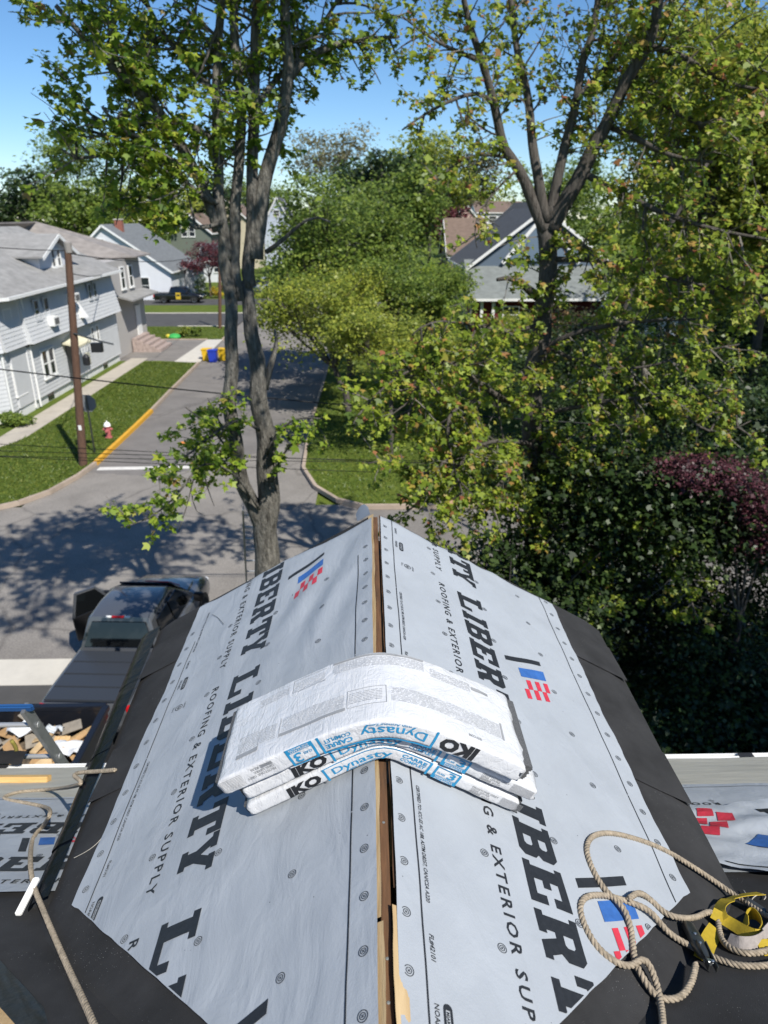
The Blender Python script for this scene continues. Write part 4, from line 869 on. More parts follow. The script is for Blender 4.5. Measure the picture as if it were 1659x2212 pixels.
# roof: two main slopes with hipped near end, brown rear wing, dormer
EO = .65; ez = 6.15; rx, rzz = -22.6, 9.0
e1 = (XW + EO, 33.6); mb = MB()
A_ = (XW + EO, 35.4, ez - .15); B_ = (XW + EO, 52.4, ez); C_ = (rx, 50.0, rzz); D_ = (rx, 39.0, rzz); E_ = (-28.1, 52.4, ez); F_ = (-28.1, 33.5, ez - .15); G_ = (-18.4, 33.5, ez - .15)
mb.add([A_, B_, C_, D_, E_, F_, G_], [(0, 1, 2, 3), (1, 4, 2), (4, 5, 3, 2), (5, 6, 3), (6, 0, 3)]); base_v = list(mb.v)
mb.add([(x, y, z - .14) for x, y, z in base_v], [(0, 1, 4, 5, 6)]); mb.add([A_, B_, (B_[0], B_[1], B_[2] - .14), (A_[0], A_[1], A_[2] - .14)], [(0, 1, 2, 3)]); mb.add([G_, A_, (A_[0], A_[1], A_[2] - .14), (G_[0], G_[1], G_[2] - .14)], [(0, 1, 2, 3)]); mb.add([F_, G_, (G_[0], G_[1], G_[2] - .14), (F_[0], F_[1], F_[2] - .14)], [(0, 1, 2, 3)]); mb.add([B_, E_, (E_[0], E_[1], E_[2] - .14), (B_[0], B_[1], B_[2] - .14)], [(0, 1, 2, 3)])
rf1 = mb.build('roof', M_R1, ch)
for p, q in ((A_, B_), (G_, A_), (F_, G_)): mb = MB(); mb.beam(Vector(p) + Vector((.05, -.03, -.06)), Vector(q) + Vector((.05, -.03, -.06)), .1, .15); mb.build('gutter', M_TRIM, rf1)
mb = MB(); mb.slab([(-28, 51.5, 6.6), (XW + .5, 56.6, 6.75), (XW + .5, 60.5, 6.75), (-24.0, 56.0, 9.15), (-24.0, 48.5, 9.1)], (0, 0, .1)); mb.build('rear_wing_roof', M_R1b, ch)
mb = MB(); mb.box((-26, 52.0, 0), (XW - .3, 59.8, 6.65)); rw = mb.build('rear_wing', mat('beige_siding', (.40, .38, .36), rough=.75, var=.05), ch)
window(ch, (XW - .28, 55.3, 5.4), .9, 1.5, (1, 0)); window(ch, (XW - .28, 57.2, 5.4), .9, 1.5, (1, 0)); mb = MB(); mb.slab([(XW - .28, 53.3, 4.2), (XW + .9, 53.3, 3.9), (XW + .9, 60, 3.9), (XW - .28, 60, 4.2)], (0, 0, .12)); mb.build('porch_roof', M_R1, ch)
mb = MB(); mb.box((XW - .28, 57.2, .9), (XW - .2, 58.3, 3.2)); mb.build('porch_door', M_TRIM, ch)
for k in range(5): mb = MB(); mb.box((XW - .2 + .42 * k, 55.3, -.1), (XW + .22 + .42 * k, 58.6, 1.0 - .2 * k)); mb.build('brick_step', mat('pink_brick', (.34, .27, .24), rough=.9, var=.3, scale=6), ch)
mb = MB(); mb.lathe([(.09, 0), (.09, .55)], (-19.7, 49.5, 7.3), 8); mb.build('vent_pipe', mat('dark_pipe', (.05, .05, .05), rough=.6), rf1); mb = MB(); mb.lathe([(.16, 0), (.16, .9), (.26, .92), (.26, 1.1)], (-24.6, 46.5, 8.3), 10); mb.build('flue', M_STEEL, rf1)
dm = MB(); dy0, dy1, dxf, dz0, dze, dza = 42.8, 47.2, -18.55, 6.5, 7.6, 8.55; dmm = (dy0 + dy1) / 2
dm.slab([(dxf, dy0, dz0), (dxf, dy1, dz0), (dxf, dy1, dze), (dxf, dmm, dza - .1), (dxf, dy0, dze)], (-3.4, 0, 0)); dmo = dm.build('dormer', siding('pale_siding', (.60, .61, .65)), ch)
for sg, ya in ((-1, dy0), (1, dy1)):
    mb = MB(); yo = ya + sg * .45; zo = dze - .45 * (dza - dze) / (dmm - dy0); mb.slab([(dxf + .45, yo, zo), (dxf + .45, dmm, dza), (dxf - 3.6, dmm, dza), (dxf - 3.6, yo, zo)], (0, 0, .1)); mb.build('dormer_roof', M_R1, dmo)
    mb = MB(); mb.beam((dxf + .46, yo, zo - .02), (dxf + .46, dmm, dza - .02), .06, .2); mb.build('rake_board', M_TRIM, dmo)
for yy in (44.7, 45.5): window(ch, (dxf + .01, yy, 7.3), .5, .95, (1, 0))
mb = MB(); mb.box((-18.9, 30.0, .02), (-18.0, 33.4, .3)); 
# --- houses further down the left side
M_WS = siding('white_siding', (.62, .63, .65)); M_GR = roof_mat('grey_shingles', (.145, .155, .16)); M_BR = roof_mat('brown_shingles', (.16, .115, .09)); M_DG = roof_mat('charcoal_shingles', (.075, .08, .088))
wh = gable_house('white_house', 'white house with a big grey roof and brick chimney beyond the corner house', -37.5, -24.3, 92.5, 107, 3.5, 8.6, 'y', M_WS, M_GR, .4, wins=(((-28.9, 92.5, 1.7), 1.0, 1.9, (0, -1)), ((-27.5, 92.5, 1.7), 1.0, 1.9, (0, -1)), ((-32.4, 92.5, 6.6), 1.1, .9, (0, -1))), chimney=(-30.9, 96, 9.2, 7.0), ridge=-31.8)
mb = MB(); mb.slab([(-24.2, 99, 3.9), (-22.4, 99, 3.2), (-22.4, 106, 3.2), (-24.2, 106, 3.9)], (0, 0, .12)); mb.build('porch_roof', M_GR, wh); mb = MB(); mb.box((-24.2, 99.5, 0), (-23.0, 105.5, 3.2)); mb.build('porch', siding('shade_grey', (.35, .37, .40)), wh)
gable_house('green_house', 'small dark green gabled house with white double window behind the white house', -32.2, -25.6, 125, 136, 7.3, 10.0, 'y', siding('green_siding', (.13, .15, .12)), M_BR, .4, wins=(((-29.8, 125, 7.3), .9, 1.5, (0, -1)), ((-28.6, 125, 7.3), .9, 1.5, (0, -1))))
gable_house('cream_house', 'cream house with pale gable partly hidden by the big forked tree', -34, -21.5, 150, 164, 7.5, 13.0, 'y', siding('cream_siding', (.50, .45, .33)), M_BR, .4, wins=(((-29.5, 150, 9.2), 1.6, 1.4, (0, -1)), ((-26, 150, 8.2), 1.4, 1.4, (0, -1))))
gable_house('pale_blue_house', 'distant pale blue gabled house right of the forked trunk', -21.3, -15.5, 158, 170, 8.2, 13.2, 'y', siding('pale_blue_siding', (.42, .47, .55)), M_DG, .4, wins=(((-18.6, 158, 10.2), 1.2, 1.2, (0, -1)),))
gable_house('small_white_house', 'small white house with dark roof standing far down the street left side', -26, -21.8, 118, 124, 3.4, 5.6, 'x', M_WS, M_DG, .4, wins=(((-23.5, 118, 2.2), 1.2, 1.4, (0, -1)),))
# --- right side of the street
rh = gable_house('red_house', 'red brick fronted house with blue gable and grey porch roof behind the right tree', 9.1, 21.8, 66.5, 80, 5.6, 10.2, 'y', siding('slate_blue_siding', (.10, .135, .18)), M_DG, .45, ridge=15.3)
mb = MB(); mb.slab([(12.2, 66.44, 5.9), (18.6, 66.44, 5.9), (15.3, 66.44, 9.9)], (0, -.12, 0)); bs = mb.build('gable_siding', siding('blue_siding', (.12, .17, .23)), rh)
for sx_ in (-1, 1): mb = MB(); mb.beam((15.3 + sx_ * 3.4, 66.2, 5.75), (15.3, 66.2, 9.7), .14, .3); mb.build('rake_board', M_TRIM, rh)
mb = MB(); mb.slab([(8.6, 63.3, 2.9), (21.0, 63.3, 2.9), (21.0, 67.2, 5.9), (8.6, 67.2, 5.9)], (0, 0, .14)); pr = mb.build('porch_roof', roof_mat('pale_grey_shingles', (.17, .185, .18)), rh); mb = MB(); mb.beam((8.6, 63.25, 2.93), (21.0, 63.25, 2.93), .1, .2); mb.build('gutter', M_TRIM, pr)
mb = MB(); mb.box((9.2, 64.0, -.1), (20.4, 66.4, 2.85)); mb.build('front_room', mat('red_brick', (.10, .016, .016), rough=.9, var=.25, scale=7), rh)
for x in (9.9, 10.9): mb = MB(); mb.box((x - .12, 63.75, 0), (x + .12, 63.95, 2.85)); mb.build('porch_post', M_TRIM, rh)
window(rh, (9.18, 65.2, 1.6), .8, 1.6, (-1, 0)); window(rh, (12.5, 63.98, 1.6), 1.4, 1.4, (0, -1))
gable_house('brown_roofed_house', 'low house with brown shingle roof left of the red house', 10.2, 15.0, 94, 104, 5.2, 9.3, 'x', siding('tan_siding', (.30, .24, .19)), M_BR, .4)
gable_house('grey_roofed_house', 'dark grey roofed house rising behind the red house', 14.5, 26, 92, 106, 6.2, 11.2, 'y', siding('slate_siding', (.17, .18, .19)), M_DG, .4, ridge=20.3)
gable_house('pink_house', 'far pink gabled house beside the dark red tree', 15.5, 22.5, 148, 160, 8.0, 11.8, 'y', siding('pink_siding', (.52, .38, .33)), roof_mat('rust_shingles', (.24, .13, .11)), .3, wins=(((19, 148, 8.6), 1.4, 1.3, (0, -1)),))
gable_house('far_white_house', 'far pale house with flat-looking roof right of the pink house', 23.5, 34, 165, 178, 10.4, 12.6, 'x', M_WS, M_BR, .3, wins=(((27, 165, 9), 1.6, 1.4, (0, -1)), ((31, 165, 9), 1.6, 1.4, (0, -1))))
gable_house('white_garage', 'white garage glimpsed through leaves right of the red house', 23.2, 27.2, 62, 69, 4.6, 6.4, 'y', M_WS, M_DG, .3, cat='garage')

# ------------------------------------------------------------------ poles, wires, hydrant, sign, bins
M_POLE = mat('pole_timber', (.105, .058, .038), rough=.9, var=.3, scale=6, stretch=(6, 6, .5), bump=.5, bscale=30)
def pole(name, label, base, top, r0, r1):
    root = thing(name, label, 'utility pole', base); mb = MB(); mb.tube([base, [(base[i] * .5 + top[i] * .5) for i in range(3)], top], [r0, (r0 + r1) / 2, r1], 14); mb.build('shaft', M_POLE, root, smooth=1); return root
up1 = pole('utility_pole', 'brown timber utility pole on the corner lawn by the hydrant', (-11.95, 28.35, 0), (-11.15, 28.35, 8.55), .17, .125)
mb = MB(); mb.lathe([(.135, 0), (.14, .35), (.06, .4)], (-11.14, 28.35, 8.32), 12); mb.build('pole_cap', mat('zinc_cap', (.25, .23, .21), rough=.6), up1)
mb = MB(); mb.tube([(-11.4, 28.22, 5.4), (-10.5, 28.1, 5.15), (-9.9, 28.1, 5.0)], .035, 6); mb.build('bracket_arm', M_STEEL, up1); mb = MB(); mb.box((-10.75, 28.0, 4.7), (-10.35, 28.25, 5.05)); mb.build('junction_box', mat('black_box', (.015, .015, .016), rough=.5), up1); mb = MB(); mb.lathe([(.14, 0), (.14, .3), (.05, .42)], (-11.05, 28.15, 4.2), 10); mb.build('splice_case', MATS['black_box'], up1)
mb = MB(); mb.box((-11.82, 28.18, 1.55), (-11.7, 28.195, 1.75)); mb.build('pole_tag', M_TRIM, up1)
pole('utility_pole', 'thinner far utility pole beside the second driveway', (-13.75, 67.6, 0), (-13.15, 67.6, 7.2), .16, .12)
def wire(label, p, q, sag=.25, r=.010):
    n = 24; mb = MB(); P = [Vector(p).lerp(Vector(q), i / n) - Vector((0, 0, sag * 4 * (i / n) * (1 - i / n))) for i in range(n + 1)]; mb.tube(P, r, 5); tag(mb.build('overhead_wire', mat('black_cable', (.012, .012, .013), rough=.6), smooth=2), label, 'wire', 'overhead wires')
wy = 15.2
for i, (ya, yb, lab) in enumerate(((943, 978, 'uppermost of the thin black wires crossing low over the stop line'), (968, 979, 'second thin black wire crossing below the hydrant'), (972, 1002, 'third thin black wire crossing over the yellow kerb'), (984, 985, 'lowest thin black wire crossing over the lawn corner'))):
    a, c = at(-500, ya - 12, wy + i * .05), at(620, yb, wy + i * .05); wire(lab, a, c + (c - a) * 1.1, .12, .008)
a, c = at(0, 784, 16.5), at(640, 848, 16.5); wire('sagging black cable crossing in front of the grey house wall', a + (a - c) * .7, c + (c - a) * 1.2, .2, .016)
wire('thin wire running from the left to the top of the near utility pole', at(-300, 494, 24), (-11.2, 28.3, 8.4), .15, .016); wire('thin wire running from the near pole to the far pole', (-11.2, 28.4, 8.3), (-13.15, 67.5, 7.1), .7, .02)
wire('thin service wire from the near pole to the white house', (-11.25, 28.4, 7.6), (-30, 92.3, 6.2), 1.2, .02)
hy = thing('fire_hydrant', 'red fire hydrant with white cap on the lawn by the yellow kerb', 'hydrant', (-12.2, 32.3, 0)); M_HR = mat('faded_red_paint', (.40, .11, .11), rough=.6, var=.2, scale=9)
mb = MB(); mb.lathe([(.17, 0), (.17, .05), (.12, .06), (.115, .5), (.15, .52), (.15, .57)], (-12.2, 32.3, 0), 14); mb.build('barrel', M_HR, hy, smooth=1); mb = MB(); mb.lathe([(.16, .571), (.15, .66), (.09, .74), (.03, .76), (.03, .82)], (-12.2, 32.3, 0), 14); mb.build('bonnet', M_WHITE, hy, smooth=1)
for sx_ in (-1, 1): mb = MB(); mb.lathe([(.06, sx_ * .1), (.06, sx_ * .2), (.03, sx_ * .23)], (-12.2, 32.3, .42), 10, 'x'); mb.build('outlet', M_HR, hy)
mb = MB(); mb.lathe([(.075, -.1), (.075, -.22), (.04, -.24)], (-12.2, 32.3, .36), 10, 'y'); mb.build('outlet', M_HR, hy)
sg = thing('stop_sign', 'back of a grey octagonal road sign behind the utility pole', 'road sign', (-12.05, 30.0, 0)); mb = MB(); mb.box((-12.08, 29.98, 0), (-12.02, 30.03, 2.55)); mb.build('post', M_STEEL, sg)
mb = MB(); mb.slab([(-12.05 + .40 * math.cos(R(22.5 + 45 * i)), 30.035, 2.2 + .40 * math.sin(R(22.5 + 45 * i))) for i in range(8)], (0, .006, 0)); mb.build('plate', mat('sign_back_grey', (.17, .175, .18), rough=.6), sg)
def tote(label, x, y, c, nm, rz):
    t = thing('recycling_bin', label, 'bin', (x, y, -.1), 'kerbside bins'); mb = MB(); q = []
    for z, h in ((-.1, .24), (.7, .32)): q.append([(x + h * sx_ * 1.0, y + h * sy, z) for sx_, sy in ((-1, -1), (1, -1), (1, 1), (-1, 1))])
    mb.loft(q); mb.build('tub', mat(nm, c, rough=.5, var=.1), t, bevel=.02); mb = MB(); mb.box((x - .35, y - .35, .7), (x + .35, y + .35, .76)); mb.build('rim', MATS[nm], t, bevel=.01)
tote('yellow bin left of the blue one at the kerb', -11.75, 52.2, (.72, .45, .02), 'yellow_plastic', 0); tote('blue bin between the two yellow ones at the kerb', -11.2, 51.7, (.02, .05, .42), 'blue_plastic', 0); tote('yellow bin right of the blue one at the kerb', -10.6, 52.3, (.72, .45, .02), 'yellow_plastic', 0)
gt = thing('toy_turtle', 'green and yellow plastic garden toy beside the brick steps', 'toy', (-16.5, 61.9, 0)); mb = MB(); mb.lathe([(.5, 0), (.55, .12), (.4, .32), (.1, .4)], (-16.5, 61.9, 0), 12); mb.build('shell', mat('toy_green', (.05, .35, .08), rough=.4), gt, smooth=1); mb = MB(); mb.lathe([(.2, .1), (.22, .25), (.1, .35)], (-17.0, 61.8, 0), 10); mb.build('head', mat('toy_yellow', (.6, .5, .05), rough=.4), gt, smooth=1)

# short grass standing on the lawns in view
def grass_blades(name, label, poly, n, hmin, hmax):
    xs_ = np.array([p[0] for p in poly]); ys_ = np.array([p[1] for p in poly]); rg = np.random.default_rng(5); P_ = np.empty((0, 2))
    while len(P_) < n:
        q = np.stack([rg.uniform(xs_.min(), xs_.max(), n), rg.uniform(ys_.min(), ys_.max(), n)], 1); ins = np.zeros(n, bool); j = len(poly) - 1
        for i in range(len(poly)):
            c = ((ys_[i] > q[:, 1]) != (ys_[j] > q[:, 1])) & (q[:, 0] < (xs_[j] - xs_[i]) * (q[:, 1] - ys_[i]) / (ys_[j] - ys_[i] + 1e-9) + xs_[i]); ins ^= c; j = i
        P_ = np.concatenate([P_, q[ins]])
    P_ = P_[:n]; a = rg.uniform(0, 6.28, n); h = rg.uniform(hmin, hmax, n) * np.exp(rg.normal(0, .3, n)); w_ = rg.uniform(.015, .04, n); ln_ = rg.normal(0, .06, (n, 2))
    V = np.zeros((n, 3, 3)); V[:, 0, :2] = P_ + np.stack([np.cos(a), np.sin(a)], 1) * w_[:, None]; V[:, 1, :2] = P_ - np.stack([np.cos(a), np.sin(a)], 1) * w_[:, None]; V[:, 2, :2] = P_ + ln_; V[:, 2, 2] = h
    V[:, :, 2] += .001
    o = np_mesh(name, V.reshape(-1, 3), np.arange(3 * n).reshape(-1, 3), leaf_mat('grass_blade', [(0, (.055, .10, .016)), (.6, (.105, .155, .024)), (1, (.20, .22, .04))], .3)); return tag(o, label, 'grass', kind='stuff')
grass_blades('grass', 'mown grass on the corner lawn by the hydrant', [(-26, 23.55)] + [(x - .1, y) for x, y in KL] + [(-16.0, 51.3), (-16.0, 33), (-17.0, 29), (-20, 27), (-26, 26.5)], 60000, .03, .07)
grass_blades('grass', 'mown grass on the lawn right of the street corner', [(8, 23.7)] + [(x + .1, y) for x, y in KR[:6]] + [(8, 44)], 45000, .03, .08)
grass_blades('grass', 'mown grass strip between the two driveways', [(-24, 61.4), (-12.5, 61.4), (-12.6, 68.8), (-24, 68.8)], 12000, .03, .07)
# ------------------------------------------------------------------ vehicles
M_TYRE = mat('tyre_rubber', (.012, .012, .012), rough=.85); M_RIM = mat('wheel_rim', (.35, .36, .37), rough=.35, metal=.8)
M_VGLASS = mat('vehicle_glass', (.006, .007, .008), rough=.05, spec=.8); M_TAIL = mat('tail_lamp_red', (.45, .01, .015), rough=.25); M_BLKP = mat('black_trim_plastic', (.014, .014, .015), rough=.55)
def paint(name, c, coat=.6, rough=.35, metal=.3): return mat(name, c, rough=rough, metal=metal, coat=coat, var=.03, scale=1)
def ringp(cx, w, z0, z1, y, r=.12, n=4, wt=None):
    """rounded section across the vehicle at length y: bottom width w, top width wt"""
    wt = wt or w; out = []
    for sx_, cz, s0, hw in ((1, z0 + r, -90, w), (1, z1 - r, 0, wt), (-1, z1 - r, 90, wt), (-1, z0 + r, 180, w)):
        for k in range(n + 1): an = R(s0 + 90 * k / n); out.append((cx + sx_ * (hw / 2 - r) + r * math.cos(an), y, cz + r * math.sin(an)))
    return out
def pickup(name, label, loc, rz, body, cover, open_door=False, sign=False, L_=5.85, group=None):
    root = thing(name, label, 'pickup truck', (0, 0, 0)); W = 2.0
    def P(mb, nm, m, **k): return mb.build(nm, m, root, **k)
    hy_ = L_ / 2
    b_ = MB(); b_.loft([ringp(0, 1.86, .55, .98, -hy_, .1), ringp(0, 1.96, .42, 1.12, -hy_ + .12, .12), ringp(0, W, .40, 1.14, -hy_ + .6, .12), ringp(0, W, .38, 1.14, 0, .12), ringp(0, W, .38, 1.13, 1.2, .14), ringp(0, W, .38, 1.10, 2.1, .2), ringp(0, 1.94, .40, 1.02, hy_ - .25, .25), ringp(0, 1.78, .45, .88, hy_, .22)])
    P(b_, 'body', body, smooth=1)
    hd = MB(); hd.loft([ringp(0, 1.5, 1.05, 1.18, 1.05, .05), ringp(0, 1.48, 1.0, 1.15, 1.9, .06), ringp(0, 1.36, .9, 1.03, hy_ - .35, .06)]); P(hd, 'bonnet', body, smooth=1)
    cb2 = MB(); cb2.loft([ringp(0, 1.84, 1.05, 1.16, -1.08, .05, wt=1.80), ringp(0, 1.80, 1.05, 1.84, -.86, .12, wt=1.44), ringp(0, 1.82, 1.05, 1.90, -.3, .14, wt=1.46), ringp(0, 1.82, 1.05, 1.88, .35, .14, wt=1.42), ringp(0, 1.82, 1.05, 1.80, .62, .14, wt=1.38), ringp(0, 1.84, 1.05, 1.17, 1.45, .05, wt=1.78)]); P(cb2, 'cab', body, smooth=1)
    # glass
    wsh = MB(); wsh.slab([(-.80, 1.36, 1.225), (.80, 1.36, 1.225), (.62, .70, 1.80), (-.62, .70, 1.80)], (0, .02, .02)); P(wsh, 'windscreen', M_VGLASS)
    rw_ = MB(); rw_.slab([(-.78, -1.06, 1.25), (.78, -1.06, 1.25), (.60, -.895, 1.75), (-.60, -.895, 1.75)], (0, -.03, .0)); P(rw_, 'rear_window', M_VGLASS)
    for sx_ in (-1, 1):
        for ya, yb, ta, tb in ((-.80, -.05, -.70, -.05), (.02, 1.15, .02, .58)):
            sw = MB(); xo = lambda z: sx_ * (.925 - (z - 1.18) * .29); sw.slab([(xo(1.22), ya, 1.22), (xo(1.22), yb, 1.22), (xo(1.72), tb, 1.72), (xo(1.72), ta, 1.72)], (sx_ * .02, 0, .0)); P(sw, 'side_window', M_VGLASS)
        mr_ = MB(); mr_.box((sx_ * 1.16 - .12, 1.02, 1.14), (sx_ * 1.16 + .12, 1.16, 1.36)); P(mr_, 'mirror', M_BLKP, bevel=.03)
        for y in (-1.75, 1.85):
            wl = MB(); wl.lathe([(.20, -.12), (.36, -.12), (.39, -.07), (.39, .07), (.36, .12), (.20, .12)], (sx_ * .90, y, .39), 20, 'x'); wo_ = P(wl, 'wheel', M_TYRE, smooth=1)
            rm = MB(); rm.lathe([(.23, -.02), (.22, .125), (.06, .10)] if sx_ > 0 else [(.06, -.10), (.22, -.125), (.23, .02)], (sx_ * .90, y, .39), 16, 'x'); rmo = rm.build('rim', M_RIM, wo_, smooth=1)
            ar = MB(); n = 12; pr_ = [(sx_ * 1.005, y + .46 * math.cos(math.pi * i / n), .42 + .46 * math.sin(math.pi * i / n)) for i in range(n + 1)]; ar.slab(pr_, (sx_ * .008, 0, 0)); P(ar, 'wheel_arch', M_BLKP)
        tl = MB(); tl.box((sx_ * .90 - .09, -hy_ - .012, .72), (sx_ * .90 + .09, -hy_ + .12, 1.08)); P(tl, 'tail_light', M_TAIL, bevel=.02)
        hl = MB(); hl.box((sx_ * .74 - .14, hy_ - .16, .70), (sx_ * .74 + .14, hy_ + .01, .86)); P(hl, 'headlight', mat('lamp_clear', (.6, .62, .64), rough=.15), bevel=.03)
    # folding bed cover in four panels
    if cover is not None:
        y0, y1 = -hy_ + .06, -1.12; st = (y1 - y0) / 4
        for k in range(4): pn = MB(); pn.box((-.86, y0 + st * k + .012, 1.13), (.86, y0 + st * (k + 1) - .012, 1.185)); P(pn, 'bed_cover_panel', cover, bevel=.012)
    else:
        bd = MB(); bd.box((-.80, -hy_ + .14, 1.05), (.80, -1.14, 1.152)); P(bd, 'bed', M_BLKP)
    bp_ = MB(); bp_.box((-.93, -hy_ - .14, .50), (.93, -hy_ + .02, .66)); P(bp_, 'bumper', mat('chrome', (.55, .55, .55), rough=.2, metal=1), bevel=.03)
    br = MB(); br.box((-.14, -.925, 1.845), (.14, -.88, 1.885)); lo_ = P(br, 'brake_light', M_TAIL, bevel=.008)
    for sx_ in (-1, 1): wl = MB(); wl.box((sx_ * .21 - .06, -.925, 1.845), (sx_ * .21 + .06, -.88, 1.885)); P(wl, 'cargo_light', M_WHITE, bevel=.008)
    if open_door:
        dx, dy = -.985, 1.02; a_ = R(40); c, s2 = math.cos(a_), math.sin(a_)
        q = lambda d, z, o=0.0: (dx - d * s2 + o * c, dy - d * c - o * s2, z)
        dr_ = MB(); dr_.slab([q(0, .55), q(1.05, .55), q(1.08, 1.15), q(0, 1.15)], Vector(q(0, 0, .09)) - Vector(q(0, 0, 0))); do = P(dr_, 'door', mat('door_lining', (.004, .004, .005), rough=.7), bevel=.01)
        fr_ = MB()
        for a2, b2 in (((.0, 1.15), (.45, 1.70)), ((.45, 1.70), (.92, 1.72)), ((.92, 1.72), (1.06, 1.15))): fr_.beam(q(a2[0], a2[1], .045), q(b2[0], b2[1], .045), .05, .05)
        fr_.build('door_frame', body, do)
        gl_ = MB(); gl_.slab([q(.05, 1.16, .045), q(1.02, 1.16, .045), q(.9, 1.68, .045), q(.45, 1.66, .045)], Vector(q(0, 0, .05)) - Vector(q(0, 0, .045))); gl_.build('door_glass', M_VGLASS, do)
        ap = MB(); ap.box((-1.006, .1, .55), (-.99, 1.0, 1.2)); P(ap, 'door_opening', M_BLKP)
        rs = MB(); rs.beam((.02, .72, 1.845), (.60, .70, 1.84), .03, .012); P(rs, 'red_strap', mat('red_strap', (.55, .03, .03), rough=.6)); rs = MB(); rs.beam((.62, .72, 1.83), (.70, 1.1, 1.54), .03, .012); P(rs, 'red_strap', MATS['red_strap'])
    if sign:
        sp = MB(); sp.box((1.008, -.25, .5), (1.02, .32, 1.25)); sgo = P(sp, 'door_placard', mat('placard_yellow', (.55, .38, .03), rough=.5)); sp = MB(); sp.box((1.0205, -.15, .85), (1.024, .22, 1.05)); sp.build('placard_print', M_BLKP, sgo)
    root.location = loc; root.rotation_euler = (0, 0, rz); WLOC[root.name] = Vector(loc); return root
pickup('pickup_truck', 'dark grey pickup with open driver door and panelled bed cover in the driveway', (-5.25, 13.85, -.01), R(-3), paint('grey_metallic', (.10, .107, .12), rough=.22), mat('black_vinyl_cover', (.036, .041, .050), rough=.34, bump=.3, bscale=60, bdist=.003), open_door=True, L_=5.7).scale = (.94, 1, 1)
pickup('pickup_truck', 'black pickup with yellow door placard parked before the white house', (-22.6, 89.3, -.02), R(-90), paint('gloss_black', (.008, .008, .009), .8, .25), None, sign=True)
def car(name, label, loc, rz, body, L_=4.5, H=1.55):
    root = thing(name, label, 'car', (0, 0, 0)); h = L_ / 2
    b_ = MB(); b_.loft([ringp(0, 1.6, .35, .75, -h, .15), ringp(0, 1.78, .28, .95, -h + .3, .2), ringp(0, 1.8, .25, .98, 0, .2), ringp(0, 1.8, .25, .92, h - .9, .2), ringp(0, 1.74, .28, .8, h - .25, .2), ringp(0, 1.55, .35, .65, h, .14)]); b_.build('body', body, root, smooth=1)
    c_ = MB(); c_.loft([ringp(0, 1.6, .9, 1.0, -h + .15, .04), ringp(0, 1.58, .9, H - .1, -h + .55, .12, wt=1.25), ringp(0, 1.6, .9, H, -.2, .14, wt=1.28), ringp(0, 1.6, .9, H - .08, .35, .12, wt=1.24), ringp(0, 1.62, .85, .96, 1.15, .04)]); c_.build('cabin', M_VGLASS, root, smooth=1)
    r_ = MB(); r_.loft([ringp(0, 1.2, H - .06, H + .01, -h + .6, .03), ringp(0, 1.24, H - .03, H + .035, -.2, .03), ringp(0, 1.2, H - .07, H - .01, .35, .03)]); r_.build('roof', body, root, smooth=1)
    for sx_ in (-1, 1):
        for y in (-1.35, 1.35): wl = MB(); wl.lathe([(.2, -.1), (.32, -.1), (.32, .1), (.2, .1)], (sx_ * .8, y, .32), 16, 'x'); w_ = wl.build('wheel', M_TYRE, root, smooth=1); rm = MB(); rm.lathe([(.19, -.11), (.19, .11)], (sx_ * .8, y, .32), 12, 'x'); rm.build('rim', M_RIM, w_)
        for y, m, nm in ((-h, M_TAIL, 'tail_light'), (h - .12, MATS['lamp_clear'], 'headlight')): t_ = MB(); t_.box((sx_ * .65 - .12, y - .01, .6), (sx_ * .65 + .12, y + .1, .74)); t_.build(nm, m, root)
    root.location = loc; root.rotation_euler = (0, 0, rz); WLOC[root.name] = Vector(loc); return root
car('parked_car', 'silver hatchback parked far down the street beside the trunk', (-14.8, 104, -.02), R(180), paint('silver', (.4, .42, .43)), H=1.7)
car('parked_car', 'dark grey car in the driveway near the yellow shrubs', (-15.6, 97.5, .0), R(-90), paint('dark_silver', (.06, .065, .07)))
car('parked_car', 'pale car glimpsed on the drive left of the red house', (5.0, 87.2, -.02), R(90), paint('pale_silver', (.5, .5, .5)))

# ------------------------------------------------------------------ dump trailer with roofing debris
tr = thing('dump_trailer', 'black dump trailer heaped with torn-off roofing debris behind the pickup', 'trailer', (-5.85, 8.4, 0)); M_TRB = paint('trailer_black', (.012, .014, .02), .4, .4, .2)
X0, X1, Y0, Y1, ZT, ZF = -7.05, -4.75, 5.0, 10.45, 1.45, .55
for lo, hi in (((X0, Y0, .5), (X1, Y1, ZF)), ((X0, Y0, ZF), (X0 + .06, Y1, ZT)), ((X1 - .06, Y0, ZF), (X1, Y1, ZT)), ((X0 + .06, Y1 - .06, ZF), (X1 - .06, Y1, ZT)), ((X0 + .06, Y0, ZF), (X1 - .06, Y0 + .06, ZT))): mb = MB(); mb.box(lo, hi); mb.build('side_panel', M_TRB, tr)
for a, c in (((X0, Y0, ZT), (X0, Y1, ZT)), ((X1, Y0, ZT), (X1, Y1, ZT)), ((X0, Y1, ZT + .001), (X1, Y1, ZT + .001)), ((X0, Y0, ZT + .001), (X1, Y0, ZT + .001))): mb = MB(); mb.beam(Vector(a) + Vector((0, 0, .05)), Vector(c) + Vector((0, 0, .05)), .12, .10); mb.build('top_rail', M_TRB, tr, bevel=.01)
for sx_ in (X0 - .16, X1 + .16):
    for y in (7.2, 8.1): mb = MB(); mb.lathe([(.2, -.11), (.38, -.11), (.38, .11), (.2, .11)], (sx_, y, .38), 18, 'x'); mb.build('wheel', M_TYRE, tr, smooth=1)
mb = MB(); mb.beam((-5.85, 10.75, .55), (-5.4, 11.3, .55), .12, .12); mb.build('drawbar', M_TRB, tr)
